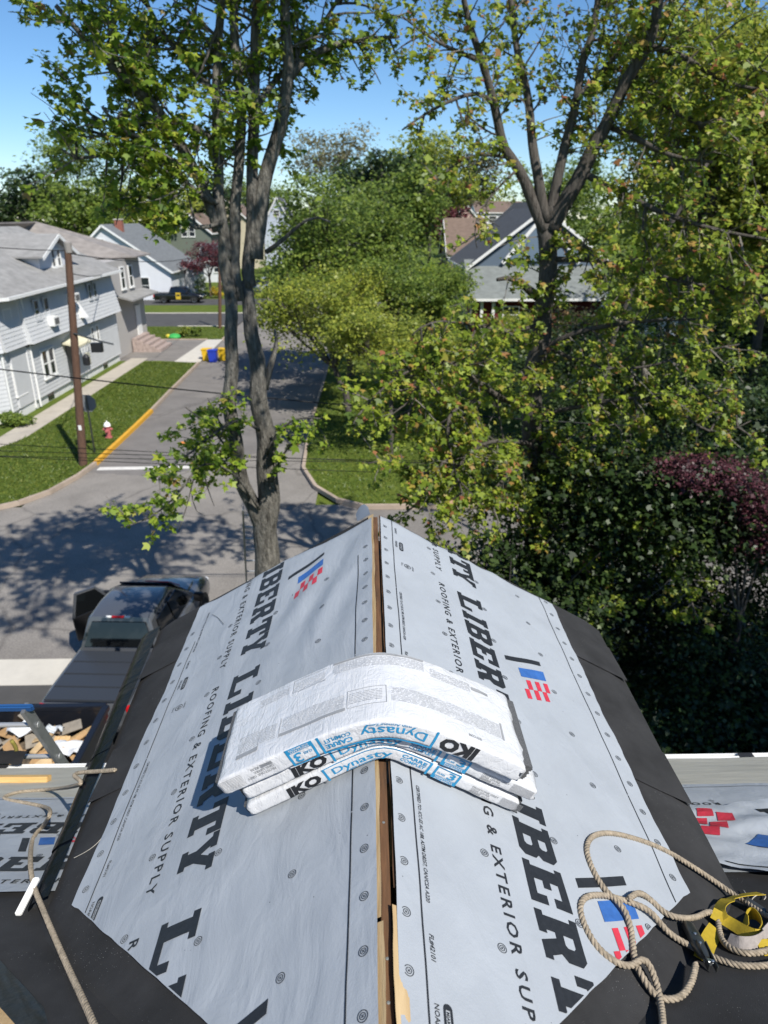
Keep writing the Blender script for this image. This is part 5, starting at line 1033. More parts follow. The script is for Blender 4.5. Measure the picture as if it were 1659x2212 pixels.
mb = MB(); mb.grid(lambda a, t: (X0 + .08 + (X1 - X0 - .16) * a, Y0 + .08 + (Y1 - Y0 - .16) * t, 1.0 + .24 * noise.noise(Vector((a * 3, t * 5, 4))) + .12 * noise.noise(Vector((a * 9, t * 16, 1)))), 30, 60); deb = mb.build('shingle_debris', mat('debris_dark', (.03, .028, .026), rough=.95, col2=(.16, .12, .08), scale=5, bump=.8, bscale=14, bdist=.05))
tag(deb, 'dark heap of torn shingles filling the trailer', 'debris', kind='stuff')
wm = [M_PINE, mat('pale_sheathing', (.50, .36, .20), rough=.85, var=.2, scale=6), mat('tan_sheathing', (.40, .25, .12), rough=.85, var=.25, scale=6), mat('grey_board', (.25, .22, .18), rough=.9, var=.2, scale=6)]
random.seed(11)
for i in range(74):
    kind_ = random.random(); x = random.uniform(X0 + .3, X1 - .25); y = random.uniform(6.6, Y1 - .25)
    l, w_, t_ = (random.uniform(.3, .6), random.uniform(.22, .45), .014) if kind_ < .55 else (random.uniform(.5, 1.1), random.uniform(.06, .12), .03)
    rot = Matrix.Rotation(random.uniform(0, 6.28), 3, 'Z') @ Matrix.Rotation(random.uniform(-.5, .5), 3, 'X') @ Matrix.Rotation(random.uniform(-.4, .4), 3, 'Y')
    c = Vector((x, y, 1.14 + random.uniform(.0, .24))); z_ = Vector((0, 0, t_))
    j = lambda: random.uniform(.75, 1.1)
    poly = [Vector((-l / 2 * j(), -w_ / 2 * j(), 0)), Vector((l / 2 * j(), -w_ / 2 * j(), 0)), Vector((l / 2 * j(), w_ / 2 * j(), 0)), Vector((-l / 2 * j(), w_ / 2 * j(), 0))]
    mb = MB(); mb.slab([c + rot @ p for p in poly], rot @ z_)
    sheetlike = kind_ < .55
    o = mb.build('wood_scrap', wm[i % 3 if i % 7 else 3], loc=c); tag(o, 'torn sheet of tan roof sheathing among the trailer debris' if sheetlike else 'narrow broken board among the trailer debris', 'wood scrap', 'sheathing scraps in the trailer' if sheetlike else 'broken boards in the trailer')
for i in range(9):
    c = Vector((random.uniform(X0 + .4, X1 - .3), random.uniform(8.2, Y1 - .3), 1.42)); mb = MB(); n = 7; sz = random.uniform(.15, .32)
    mb.grid(lambda a, t: tuple(c + Vector(((a - .5) * sz * 2, (t - .5) * sz, .14 * noise.noise(Vector((a * 3 + i, t * 3, i))) + .05 * noise.noise(Vector((a * 8, t * 8, i)))))), n, n)
    o = mb.build('plastic_scrap', M_UND2 if i % 2 else M_WRAP, smooth=2, loc=c); tag(o, 'crumpled pale scrap of wrap or underlayment in the trailer', 'plastic scrap', 'crumpled plastic in the trailer')

# ------------------------------------------------------------------ ladders and small things at the eave
def ladder(name, label, p, q, width, side, n, rail=(.028, .085), cap=None):
    root = thing(name, label, 'ladder', p); p, q = Vector(p), Vector(q); side = Vector(side).normalized(); d = q - p
    M_AL = mat('ladder_aluminium', (.30, .31, .31), rough=.45, metal=.7, var=.15, scale=12)
    upv = side.cross(d.normalized())
    for sg in (0, 1):
        mb = MB(); mb.beam(p + side * width * sg, q + side * width * sg, rail[1], rail[0], up=side); ro = mb.build('rail', M_AL, root, bevel=.003)
    for k in range(n):
        t = (k + .5) / n; c = p + d * t; mb = MB(); mb.tube([c + side * .0, c + side * width], .017, 10); ru = mb.build('rung', mat('rung_aluminium', (.5, .51, .52), rough=.35, metal=.6), root, smooth=1)
        if t > .7 or n < 10:
            for e, sg in ((c - side * .016, -1), (c + side * (width + .016), 1)): mb = MB(); mb.tube([e, e + side * sg * .006], .022, 10); mb.build('rung_end', MATS['rung_aluminium'], root)
    if cap is not None: mb = MB(); mb.beam(q - side * .06 + upv * .0, q + side * (width + .06), .055, .03, up=upv); mb.build('top_pad', cap, root, bevel=.01)
    return root
la, lb_ = Vector((-2.20, 3.985, 5.97)), Vector((-2.285, 3.815, 6.62)); dr2 = (lb_ - la).normalized()
ld = ladder('extension_ladder', 'aluminium extension ladder rising past the left eave with a blue pad on top', la - dr2 * 6.17 + Vector((0, 0, 0)), lb_, .42, (-1, -.02, .02), 19, cap=mat('blue_pad', (.015, .075, .22), rough=.5))
mb = MB(); mb.box((-2.16, 3.905, 6.02), (-2.155, 3.965, 6.19)); 
ladder('leaning_ladder', 'grey ladder leaning beside the big tree trunk beyond the left rake', (-3.0, 14.9, 0), (-2.55, 13.1, 4.2), .45, (1, 0, 0), 13)
mb = MB(); p = Vector((-2.75, 3.83, 6.16)); mb.grid(lambda a, t: (p.x + .38 * a, p.y - .05 + .13 * t, p.z + .03 + .02 * noise.noise(Vector((a * 5, t * 4, 3))) + .02 * math.sin(math.pi * t)), 12, 6); o = mb.build('black_rag', mat('black_cloth', (.01, .01, .011), rough=.9), smooth=2); tag(o, 'black rag lying on the eave at the foot of the ladder', 'rag')
mb = MB(); P_ = [(-2.46, 3.88, 6.30), (-2.45, 3.90, 6.22), (-2.47, 3.90, 6.14), (-2.44, 3.89, 6.06), (-2.46, 3.9, 5.98)]; mb.tube(smooth_path(P_, .02, 2), .013, 6); o = mb.build('tie_cord', mat('olive_cord', (.22, .19, .04), rough=.8), smooth=2); tag(o, 'olive tie cord hanging from a ladder rung', 'cord')
# a stack of rails lying on the verge behind the rake
vb = thing('trailer_ramp', 'pale metal ramp frame lying on the verge right of the trunk', 'ramp', (-1.2, 13.4, .3))
for k in range(3): mb = MB(); mb.beam((-2.0, 13.0 + .45 * k, 2.2 - .25 * k), (.3, 13.0 + .45 * k, 2.2 - .25 * k), .06, .06); mb.build('rail', MATS['ladder_aluminium'], vb)
for x in (-1.9, -.85, .2): mb = MB(); mb.beam((x, 13.0, 2.2), (x, 13.9, 1.7), .05, .05); mb.build('cross_bar', MATS['ladder_aluminium'], vb)
for x in (-1.9, .2):
    for y, z in ((13.0, 2.2), (13.9, 1.7)): mb = MB(); mb.beam((x, y, 0), (x, y, z - .03), .05, .05); mb.build('leg', MATS['ladder_aluminium'], vb)
# ------------------------------------------------------------------ trees and shrubs
random.seed(23); rng = np.random.default_rng(23)
M_BARK = mat('grey_bark', (.035, .031, .026), rough=.95, col2=(.235, .22, .19), scale=3.2, stretch=(5, 5, 1.1), bump=1.0, bscale=9, bdist=.06)
M_BARKD = mat('dark_bark', (.045, .038, .032), rough=.95, col2=(.13, .115, .10), scale=5, stretch=(5, 5, .7), bump=1.0, bscale=14, bdist=.03)
M_TWIG = mat('twig_bark', (.16, .145, .125), rough=.9)
LF = {
 'maple': leaf_mat('maple_leaf', [(0.0, (0.060, 0.120, 0.014)), (.35, (0.138, 0.222, 0.022)), (.75, (0.264, 0.360, 0.036)), (.95, (0.360, 0.408, 0.048)), (1.0, (0.264, 0.144, 0.060))], .42),
 'maple_red': leaf_mat('maple_leaf_with_seed', [(0.0, (0.072, 0.126, 0.016)), (.35, (0.168, 0.234, 0.026)), (.8, (0.324, 0.396, 0.043)), (.92, (0.360, 0.312, 0.060)), (1.0, (0.360, 0.132, 0.072))], .42),
 'olive': leaf_mat('olive_leaf', [(0.0, (0.084, 0.123, 0.016)), (.5, (0.207, 0.252, 0.034)), (1.0, (0.381, 0.403, 0.056))], .42),
 'mid': leaf_mat('mid_green_leaf', [(0.0, (0.050, 0.090, 0.015)), (.6, (0.129, 0.190, 0.029)), (1.0, (0.241, 0.308, 0.050))], .4),
 'dark': leaf_mat('dark_green_shaded_leaf', [(0, (.009, .02, .006)), (.6, (.025, .048, .012)), (.9, (.05, .085, .018)), (1, (.11, .15, .03))], .25),  # ramp darkened for deep shade; its top end paints a few lit leaves
 'lime': leaf_mat('lime_leaf', [(0.0, (0.110, 0.176, 0.017)), (.6, (0.187, 0.264, 0.022)), (1.0, (0.264, 0.319, 0.033))], .4),
 'pale': leaf_mat('pale_spring_leaf', [(0, (.13, .13, .06)), (.6, (.19, .18, .09)), (1, (.24, .22, .12))], .35),
 'purple': leaf_mat('purple_leaf', [(0, (.02, .008, .012)), (.6, (.085, .026, .036)), (1, (.17, .06, .075))], .3),
 'redleaf': leaf_mat('dark_red_leaf', [(0, (.05, .01, .015)), (1, (.14, .035, .04))], .3),
 'yellow': leaf_mat('yellow_leaf', [(0, (.30, .22, .01)), (1, (.55, .42, .03))], .3),
 'brown': leaf_mat('brownish_needle', [(0, (.045, .045, .02)), (1, (.09, .085, .03))], .15),
}
MAPLE = (np.array([(0, 0, 0), (.30, .10, .05), (.55, .50, .12), (.22, .52, .02), (0, 1.0, -.06), (-.22, .52, .02), (-.55, .50, .12), (-.30, .10, .05)], dtype=np.float32), [0, 1, 2, 3, 4, 5, 6, 7])
DIAM = (np.array([(0, 0, 0), (.36, .5, .08), (0, 1, -.04), (-.36, .5, .08)], dtype=np.float32), [0, 1, 2, 3])
def leaf_mesh(name, parent, material, pos, size, tmpl, droop=.45, spread=.8):
    pos = np.asarray(pos, dtype=np.float32); n = len(pos); T_, fi = tmpl; k = len(T_)
    az = rng.uniform(0, 2 * np.pi, n); dr_ = np.clip(rng.normal(droop, .35, n), -.6, 1.2)
    d = np.stack([np.cos(az) * np.cos(dr_), np.sin(az) * np.cos(dr_), -np.sin(dr_)], 1)
    nn = rng.normal(0, spread * .5, (n, 3)) + np.array([.28, -.42, 1.0]); nn -= d * np.sum(nn * d, 1, keepdims=True); nn /= np.linalg.norm(nn, axis=1, keepdims=True) + 1e-9
    s_ = np.cross(d, nn); sz = (np.asarray(size) * np.exp(rng.normal(0, .3, n))).astype(np.float32)
    V = pos[:, None, :] + sz[:, None, None] * (T_[None, :, 0:1] * s_[:, None, :] + T_[None, :, 1:2] * d[:, None, :] + T_[None, :, 2:3] * nn[:, None, :])
    F = (np.arange(n)[:, None] * k + np.array(fi)[None, :])
    return np_mesh(name, V.reshape(-1, 3), F, material, parent)
def rv(): return Vector((random.gauss(0, 1), random.gauss(0, 1), random.gauss(0, 1))).normalized()
class Tree:
    def __init__(s): s.w = MB(); s.tw = MB(); s.leaf = []
    def limb(s, pts, r0, r1, n=9):
        P = [Vector(p) for p in pts]; ln_ = sum((P[i + 1] - P[i]).length for i in range(len(P) - 1)); Q = smooth_path(P, min(.22, ln_ / 5), 2); k = len(Q)
        Q = [q + Vector((noise.noise(q * 1.3), noise.noise(q * 1.3 + Vector((9, 0, 0))), 0)) * min(.10, r0 * .5) * (0 if i == 0 else 1) for i, q in enumerate(Q)]
        s.w.tube(Q, [r0 + (r1 - r0) * i / (k - 1) for i in range(k)], n); return Q
    def spawn(s, p, d, length, r, level, grav=-.02, lv=9, spread=.10, wander=.32):
        n = max(3, int(length / .16)); seg = length / n; P = [p]; q = p.copy(); d = d.normalized(); dirs = [d.copy()]
        for _ in range(n): d = (d + rv() * wander * .6 + Vector((0, 0, grav))).normalized(); q = q + d * seg; P.append(q); dirs.append(d.copy())
        (s.w if r > .018 else s.tw).tube(P, [r * (1 - .75 * i / n) for i in range(n + 1)], 5 if r > .018 else 3, cap=False)
        if level > 0:
            m = max(2, int(length * 3.4))
            for i in range(m):
                t = .2 + .8 * (i + random.random()) / m; j = min(n, int(t * n)); dd = (dirs[j] * .7 + rv() * .95).normalized(); s.spawn(P[j], dd, length * random.uniform(.32, .55), r * .5, level - 1, grav - .02, lv, spread, wander)
        else:
            for _ in range(int(lv * 2.5)): t = random.uniform(.25, 1.05); a = min(n - 1, int(t * n)); s.leaf.append(P[a].lerp(P[a + 1], .5) + rv() * spread * random.uniform(.3, 1.3))
    def dress(s, Q, t0, per_m, l0, l1, level=1, r=.035, lv=9, bias=(0, 0, .25), grav=-.02, spread=.10):
        L_ = sum((Q[i + 1] - Q[i]).length for i in range(len(Q) - 1)); m = int(L_ * (1 - t0) * per_m)
        for i in range(m):
            t = t0 + (1 - t0) * (i + random.random()) / m; j = min(len(Q) - 2, int(t * (len(Q) - 1))); ax = (Q[j + 1] - Q[j]).normalized()
            d = rv(); d = (d - ax * d.dot(ax)).normalized() + ax * .45 + Vector(bias); s.spawn(Q[j], d, random.uniform(l0, l1), r * random.uniform(.6, 1.2), level, grav, lv, spread)
    def finish(s, name, label, base, bark, leafm, size, tmpl=MAPLE, group=None, droop=.5):
        root = thing(name, label, 'tree', base, group); s.w.build('trunk', bark, root, smooth=2, fix=False)
        if s.tw.v: o = s.tw.build('twigs', M_TWIG, root, fix=False); o['kind'] = 'stuff'
        if s.leaf: o = leaf_mesh('crown', root, leafm, np.array([tuple(p) for p in s.leaf]), size, tmpl, droop); o['kind'] = 'stuff'
        return root
YSH = [0.0]
def px(Y, *pts): return [at(x, y, (Y if len(pts_) == 0 else pts_[0]) + YSH[0]) for x, y, *pts_ in pts]
# --- the big forked maple left of the gable
A = Tree(); b0 = Vector((-2.15, 12.6, 0))
tk = A.limb([b0, (-2.12, 12.6, 1.6), at(577, 1210, 12.6), at(580, 1120, 12.6), at(582, 1010, 12.6), at(566, 860, 12.55), at(548, 720, 12.5), at(540, 600, 12.5)], .34, .10, 14)
l1 = A.limb([at(576, 1150, 12.6), at(545, 1090, 12.5), at(515, 1030, 12.4), at(499, 900, 12.3), at(497, 760, 12.3), at(498, 640, 12.3), at(487, 540, 12.3), at(470, 400, 12.3)], .15, .085, 11)
la_ = A.limb(px(12.3, (492, 560), (472, 430), (470, 312), (463, 205), (473, 100), (478, -20), (470, -200, 12.0), (455, -420, 11.6)), .09, .04)
lbb = A.limb(px(12.4, (515, 650), (505, 480), (521, 312), (519, 205), (508, 100), (500, -40), (520, -260, 12.8), (540, -450, 13.2)), .10, .04)
lc = A.limb(px(12.5, (541, 620), (543, 500), (548, 312), (552, 150), (558, 0), (565, -180, 12.6), (590, -400, 12.9)), .11, .05)
ldd = A.limb(px(12.5, (552, 560), (562, 417), (598, 312), (622, 205), (630, 150), (615, 60), (618, -60), (640, -260, 12.8)), .135, .05)
le = A.limb(px(12.3, (472, 500), (458, 443), (417, 365, 12.1), (368, 276, 11.9), (333, 229, 11.7), (262, 165, 11.4), (185, 80, 11.1), (90, -20, 10.8)), .10, .03)
lff = A.limb(px(12.6, (628, 165), (667, 120, 12.8), (729, 94, 13.0), (790, 84, 13.3), (880, 78, 13.8)), .07, .02)
lg = A.limb(px(12.2, (468, 312), (432, 281, 12.0), (380, 258, 11.8), (300, 262, 11.6), (220, 300, 11.4), (170, 270, 11.3)), .06, .02)
lh = A.limb(px(12.3, (478, 440), (420, 420, 11.9), (330, 300, 11.5), (255, 285, 11.2), (200, 200, 11.0)), .05, .02)
li = A.limb(px(12.4, (479, 36), (458, 89, 12.2), (437, 151, 12.0), (411, 185, 11.9)), .03, .015, 6)
lj = A.limb(px(12.5, (575, 545), (610, 520, 12.4), (650, 480, 12.3), (682, 466, 12.2), (720, 482, 12.1)), .042, .014)       # dead limb
lk = A.limb(px(12.5, (552, 240), (580, 190, 12.7), (640, 130, 13.0), (720, 20, 13.4), (760, -80, 13.6)), .05, .02)
ll = A.limb(px(12.6, (570, 840), (588, 780, 12.7), (600, 735, 12.8), (590, 700, 13.0)), .08, .02, 6)
le2 = A.limb(px(12.1, (417, 365), (330, 330, 11.7), (240, 330, 11.3), (150, 350, 11.0), (110, 290, 10.9)), .05, .015)
le3 = A.limb(px(11.9, (368, 276), (300, 180, 12.2), (240, 60, 12.4), (200, -80, 12.5)), .06, .02)
le4 = A.limb(px(12.2, (463, 205), (400, 130, 12.4), (330, 40, 12.6), (280, -80, 12.7)), .05, .02)
le5 = A.limb(px(12.2, (480, 480), (420, 500, 12.0), (350, 440, 11.8), (270, 400, 11.7)), .04, .015)
for Q, t0, pm, a, c, lv, bi in ((la_, .22, 7.5, .7, 1.7, 9, (-.35, 0, .1)), (lbb, .28, 6.5, .7, 1.6, 9, (-.1, .2, .1)), (lc, .35, 6.5, .7, 1.6, 9, (.1, .1, .15)), (ldd, .55, 5.6, .6, 1.4, 8, (.35, 0, .1)), (le, .30, 11, .5, 1.4, 9, (-.2, 0, -.05)), (lff, .1, 8.5, .4, 1.0, 8, (.2, 0, .1)), (lg, .2, 10.0, .45, 1.2, 9, (-.2, 0, -.1)), (lh, .2, 10.0, .45, 1.2, 9, (-.2, 0, -.15)), (lk, .2, 8.5, .5, 1.2, 8, (.3, 0, .1)), (le2, .15, 10, .45, 1.2, 9, (0, 0, 0)), (le3, .15, 10, .5, 1.3, 9, (0, 0, 0)), (le4, .15, 10, .5, 1.3, 9, (0, 0, 0)), (le5, .3, 8, .35, .9, 8, (0, 0, -.1))): A.dress(Q, t0, pm, a, c, 1, .022, lv, bi)
for pts in ([lc[-1], (-2.2, 10.6, 14.2), (-2.0, 8.6, 15.0), (-1.6, 6.6, 15.2)], [la_[-1], (-3.6, 10.0, 13.9), (-4.4, 8.2, 14.4), (-4.8, 6.4, 14.4)], [lbb[-1], (-3.2, 10.8, 15.2), (-3.4, 9.0, 16.2), (-3.2, 7.2, 16.4)], [le3[-1], (-4.9, 11.0, 13.6), (-6.0, 9.6, 13.9), (-6.8, 8.4, 13.8)], [ldd[-1], (-.4, 11.4, 13.9), (.6, 9.6, 14.6), (1.2, 8.0, 14.8)], [(-1.6, 6.7, 15.2), (-1.2, 5.4, 15.6), (-.6, 4.0, 15.8)], [(1.1, 8.1, 14.8), (1.4, 6.2, 15.2), (1.6, 4.4, 15.4)], [(-4.7, 6.6, 14.4), (-4.0, 5.2, 14.9), (-3.2, 4.0, 15.2)]):
    Q = A.limb(pts, .05, .015); A.dress(Q, .12, 8, .6, 1.6, 1, .02, 9, (0, 0, .05))  # out-of-view limbs reaching towards the house, added to shade the street
# leafy water sprouts low on the trunk
for pts, pm in ((((560, 1100), (520, 1035, 12.0), (470, 1000, 11.3), (424, 1005, 10.9), (400, 1050, 10.6), (330, 1120, 10.3), (240, 1145, 10.1)), 6.0), (((540, 1075), (490, 960, 11.8), (430, 900, 11.4), (385, 870, 11.1)), 6.0), (((575, 980), (600, 930, 12.2), (640, 900, 12.0), (700, 905, 11.8)), 5.0), (((560, 930), (520, 900, 12.0), (470, 930, 11.6), (400, 990, 11.2), (310, 1030, 10.9)), 6.0), (((500, 980), (470, 900, 11.9), (450, 860, 11.7)), 6.0), (((585, 1040), (620, 960, 12.1), (655, 945, 11.9)), 5.0)):
    Q = A.limb(px(12.3, *pts), .032, .010, 6); A.dress(Q, .32, pm * 1.5, .28, .7, 1, .010, 6, (0, 0, .05), spread=.08)
for pts in (((412, 1035, 10.9), (415, 1083, 10.8), (432, 1120, 10.7), (455, 1105, 10.7)), ((424, 1010, 10.9), (405, 1090, 10.7), (385, 1150, 10.6)), ((440, 1020, 11), (450, 1060, 10.9), (470, 1110, 10.9))): A.limb(px(11, *pts), .014, .005, 5)
A.finish('maple_tree', 'tall forked maple with grey trunks standing left of the gable roof', b0, M_BARK, LF['maple'], .086)
# --- the big maple on the right
YSH[0] = -1.6
B = Tree(); b1 = Vector((3.35, 13.5, 0))
tb_ = B.limb([b1, (3.45, 13.5, 1.4)] + px(15, (1160, 1180), (1148, 1000), (1152, 850), (1168, 720), (1185, 610), (1182, 520), (1180, 460)), .25, .155, 14)
B1 = B.limb(px(15, (1178, 500), (1160, 450), (1123, 361, 15.0), (1085, 318, 14.9), (1065, 220, 14.8), (1030, 120, 14.6), (1005, 20, 14.4), (985, -120, 14.2)), .11, .03)
B2 = B.limb(px(15, (1182, 480), (1165, 380), (1148, 300, 15.2), (1142, 213, 15.3), (1123, 133, 15.4), (1102, 20, 15.5), (1090, -140, 15.6)), .10, .03)
B3 = B.limb(px(15, (1188, 480), (1213, 345, 15.1), (1243, 215, 15.2), (1256, 133, 15.3), (1288, 60, 15.4), (1300, -120, 15.5)), .10, .04)
B4 = B.limb(px(15, (1190, 500), (1256, 372, 14.9), (1309, 266, 14.8), (1362, 159, 14.7), (1400, 100, 14.6), (1431, 5, 14.5), (1450, -150, 14.4)), .15, .06)
B5 = B.limb(px(14.8, (1068, 230), (1038, 197, 14.6), (980, 213, 14.3), (911, 250, 14.0), (857, 290, 13.8)), .04, .012)
B6 = B.limb(px(15, (1160, 640), (1120, 605, 14.7), (1085, 598, 14.5), (1055, 612, 14.4)), .09, .03)
B7 = B.limb(px(15, (1150, 880), (1075, 860, 14.4), (1000, 800, 13.9), (955, 770, 13.6), (900, 830, 13.3), (870, 930, 13.1)), .07, .02)
B8 = B.limb(px(14.6, (1075, 870), (1000, 870, 13.9), (960, 900, 13.5), (975, 1000, 13.2), (1010, 1090, 13.0)), .05, .012)
B9 = B.limb(px(15, (1155, 960), (1090, 950, 14.3), (1030, 960, 13.7), (960, 1040, 13.2), (900, 1110, 12.9)), .05, .012)
B10 = B.limb(px(15, (1165, 760), (1230, 720, 14.6), (1330, 700, 14.2), (1430, 690, 13.9), (1540, 690, 13.6)), .06, .02)
B11 = B.limb(px(15, (1310, 270), (1380, 300, 14.4), (1450, 340, 14.1), (1540, 350, 13.8)), .06, .02)
B12 = B.limb(px(15, (1155, 900), (1240, 880, 14.4), (1340, 860, 14.0), (1450, 860, 13.6), (1580, 840, 13.3)), .05, .015)
B13 = B.limb(px(15, (1030, 130), (960, 100, 14.3), (900, 60, 14.0), (850, 20, 13.8)), .04, .012)
B14 = B.limb(px(15, (1400, 100), (1480, 120, 14.3), (1560, 180, 14.0), (1680, 200, 13.7)), .05, .02)
B15 = B.limb(px(15, (1256, 372), (1350, 420, 14.4), (1450, 470, 14.0), (1560, 500, 13.6), (1680, 520, 13.4)), .06, .02)
B16 = B.limb(px(15, (1152, 1000), (1100, 1020, 14.3), (1050, 1080, 13.9), (1010, 1150, 13.6)), .04, .012)
B17 = B.limb(px(15, (1150, 940), (1230, 960, 14.4), (1310, 1000, 14.0), (1380, 1060, 13.7)), .04, .012)
B18 = B.limb(px(15, (1243, 215), (1330, 120, 15.4), (1420, 30, 15.8), (1500, -80, 16)), .05, .02)
B19 = B.limb(px(15, (1170, 700), (1100, 720, 14.6), (1020, 700, 14.2), (930, 690, 13.9), (870, 740, 13.7)), .045, .012)
B27 = B.limb(px(15, (960, 775, 13.6), (880, 800, 13.3), (810, 850, 13.0), (750, 930, 12.8)), .03, .01)
B28 = B.limb(px(15, (960, 1040, 13.2), (890, 1010, 13.0), (830, 990, 12.8), (770, 1010, 12.6)), .03, .01)
B29 = B.limb(px(15, (1123, 361), (1070, 410, 14.7), (1020, 480, 14.4), (1035, 560, 14.2)), .025, .008)
B30 = B.limb(px(15, (1190, 540), (1240, 520, 14.6), (1290, 545, 14.3), (1310, 600, 14.1)), .025, .008)
B31 = B.limb(px(15, (1158, 1080), (1225, 1180, 13.8), (1290, 1270, 13.2), (1330, 1350, 12.8)), .03, .01)
B32 = B.limb(px(15, (1350, 1080, 13.6), (1420, 1160, 13.0), (1480, 1250, 12.6), (1500, 1330, 12.4)), .025, .008)
B21 = B.limb(px(15, (1155, 960), (1250, 1010, 14.2), (1350, 1080, 13.6), (1450, 1110, 13.2)), .035, .01)
B22 = B.limb(px(15, (1450, 860, 13.6), (1500, 920, 13.4), (1560, 940, 13.2), (1640, 900, 13.0)), .03, .01)
B23 = B.limb(px(15, (1165, 740), (1260, 790, 14.4), (1380, 800, 14.0), (1500, 760, 13.6), (1620, 740, 13.3)), .04, .012)
B24 = B.limb(px(15, (1155, 1060), (1200, 1130, 14.0), (1260, 1200, 13.6), (1340, 1230, 13.3)), .03, .01)
B25 = B.limb(px(15, (1190, 560), (1290, 560, 14.6), (1400, 590, 14.2), (1520, 620, 13.8), (1660, 620, 13.5)), .05, .015)
B26 = B.limb(px(15, (1362, 159), (1450, 240, 14.3), (1540, 280, 14.0), (1670, 330, 13.8)), .05, .015)
B20 = B.limb(px(15, (1100, 340), (1020, 330, 14.6), (950, 380, 14.3), (900, 420, 14.1)), .03, .01)
for Q, t0, pm, a, c, lv, bi in ((B1, .3, 7.0, .5, 1.3, 7, (-.3, 0, .0)), (B2, .3, 7.5, .5, 1.4, 7, (-.1, .1, .1)), (B3, .25, 8.5, .5, 1.5, 8, (.1, 0, .1)), (B4, .3, 9.0, .6, 1.6, 9, (.25, 0, .1)), (B5, .2, 7.0, .35, .9, 5, (0, 0, -.2)), (B6, .5, 6.0, .3, .7, 6, (0, 0, -.1)), (B7, .25, 12, .5, 1.2, 9, (0, 0, -.2)), (B8, .2, 12, .45, 1.2, 9, (0, 0, -.2)), (B9, .25, 12, .45, 1.2, 9, (0, 0, -.2)), (B10, .2, 10.0, .5, 1.2, 9, (0, 0, .1)), (B11, .2, 10.0, .5, 1.3, 9, (0, 0, .1)), (B12, .25, 11.0, .45, 1.1, 9, (0, 0, .1)), (B13, .2, 8.0, .4, 1.0, 6, (0, 0, .1)), (B14, .1, 11, .5, 1.3, 9, (0, 0, .1)), (B15, .15, 11, .5, 1.3, 9, (0, 0, .1)), (B16, .2, 11, .4, 1.0, 9, (0, 0, -.2)), (B17, .2, 11, .4, 1.0, 9, (0, 0, -.1)), (B18, .1, 10, .5, 1.3, 9, (0, 0, .1)), (B19, .3, 9, .4, 1.0, 8, (0, 0, -.1)), (B20, .2, 7, .35, .8, 5, (0, 0, -.1)), (B27, .1, 10, .3, .8, 7, (0, 0, 0)), (B28, .1, 10, .3, .8, 7, (0, 0, 0)), (B29, .1, 6, .25, .6, 5, (0, 0, 0)), (B30, .1, 6, .25, .6, 5, (0, 0, 0)), (B31, .1, 10, .35, .9, 8, (0, 0, 0)), (B32, .1, 10, .35, .9, 8, (0, 0, 0)), (B21, .2, 9, .35, .9, 7, (0, 0, 0)), (B22, .1, 9, .35, .9, 7, (0, 0, 0)), (B23, .2, 9, .4, 1.0, 7, (0, 0, 0)), (B24, .2, 9, .35, .9, 7, (0, 0, 0)), (B25, .15, 9, .4, 1.1, 8, (0, 0, 0)), (B26, .1, 9, .4, 1.1, 8, (0, 0, 0)), (tb_, .15, 9.0, .4, 1.1, 8, (0, -.5, 0))): B.dress(Q, t0, pm, a, c, 1, .018, lv, bi)
B.finish('maple_tree', 'large spreading maple with reddish seed clusters right of the street', b1, M_BARKD, LF['maple_red'], .084)
YSH[0] = 0.0

def lobed_tree(name, label, base, trunk_h, tr, lobes, leafk, size, n, bark=None, tmpl=DIAM, group=None, clump=.16, cat=None, shell=.55, trunk=True, lean=(0, 0)):
    """lobes: (x, y, z, rx, ry, rz); leaves in clumps near the lobes' surfaces"""
    root = thing(name, label, cat or 'tree', (base[0], base[1], 0), group)
    if trunk:
        t = Tree(); top = Vector((base[0] + lean[0], base[1] + lean[1], trunk_h)); t.limb([(base[0], base[1], -.1), (base[0] + lean[0] * .4, base[1] + lean[1] * .4, trunk_h * .5), top], tr, tr * .6, 8)
        for lx, ly, lz, rx_, ry_, rz_ in lobes:
            c = Vector((lx, ly, lz)); t.limb([top - Vector((0, 0, .2)), top.lerp(c, .5) + Vector((0, 0, -.1 * rz_)), c], tr * .42, tr * .12, 6)
            for _ in range(6):
                e = c + Vector((random.gauss(0, .5) * rx_, random.gauss(0, .5) * ry_, random.gauss(.15, .45) * rz_)); t.limb([top.lerp(c, .6), (top.lerp(c, .7) + e) / 2, e], tr * .16, tr * .04, 4)
        t.w.build('trunk', bark or M_BARKD, root, smooth=2, fix=False)
    vol = np.array([l[3] * l[4] + l[4] * l[5] + l[3] * l[5] for l in lobes]); cnt = (n * vol / vol.sum()).astype(int); P_ = []
    for l, c in zip(lobes, cnt):
        per = 26; k = max(6, c // per); u = rng.normal(0, 1, (k, 3)); u /= np.linalg.norm(u, axis=1, keepdims=True)
        rr = (shell + (1 - shell) * rng.random(k)) * (1 + .16 * np.sin(u[:, 0] * 5 + l[0]) * np.cos(u[:, 1] * 4 + l[1]) + .1 * rng.normal(0, 1, k)); ctr = np.array(l[:3]) + u * rr[:, None] * np.array(l[3:])
        m = (np.mean(l[3:]) * clump) * np.exp(rng.normal(0, .3, k)); o = rng.normal(0, 1, (k, per, 3)) * m[:, None, None] * np.array([1.1, 1.1, .62]); P_.append((ctr[:, None, :] + o).reshape(-1, 3))
    P_ = np.concatenate(P_); P_ = P_[P_[:, 2] > .05]
    o = leaf_mesh('crown' if trunk else 'foliage', root, LF[leafk], P_, size, tmpl, .35); o['kind'] = 'stuff'; return root
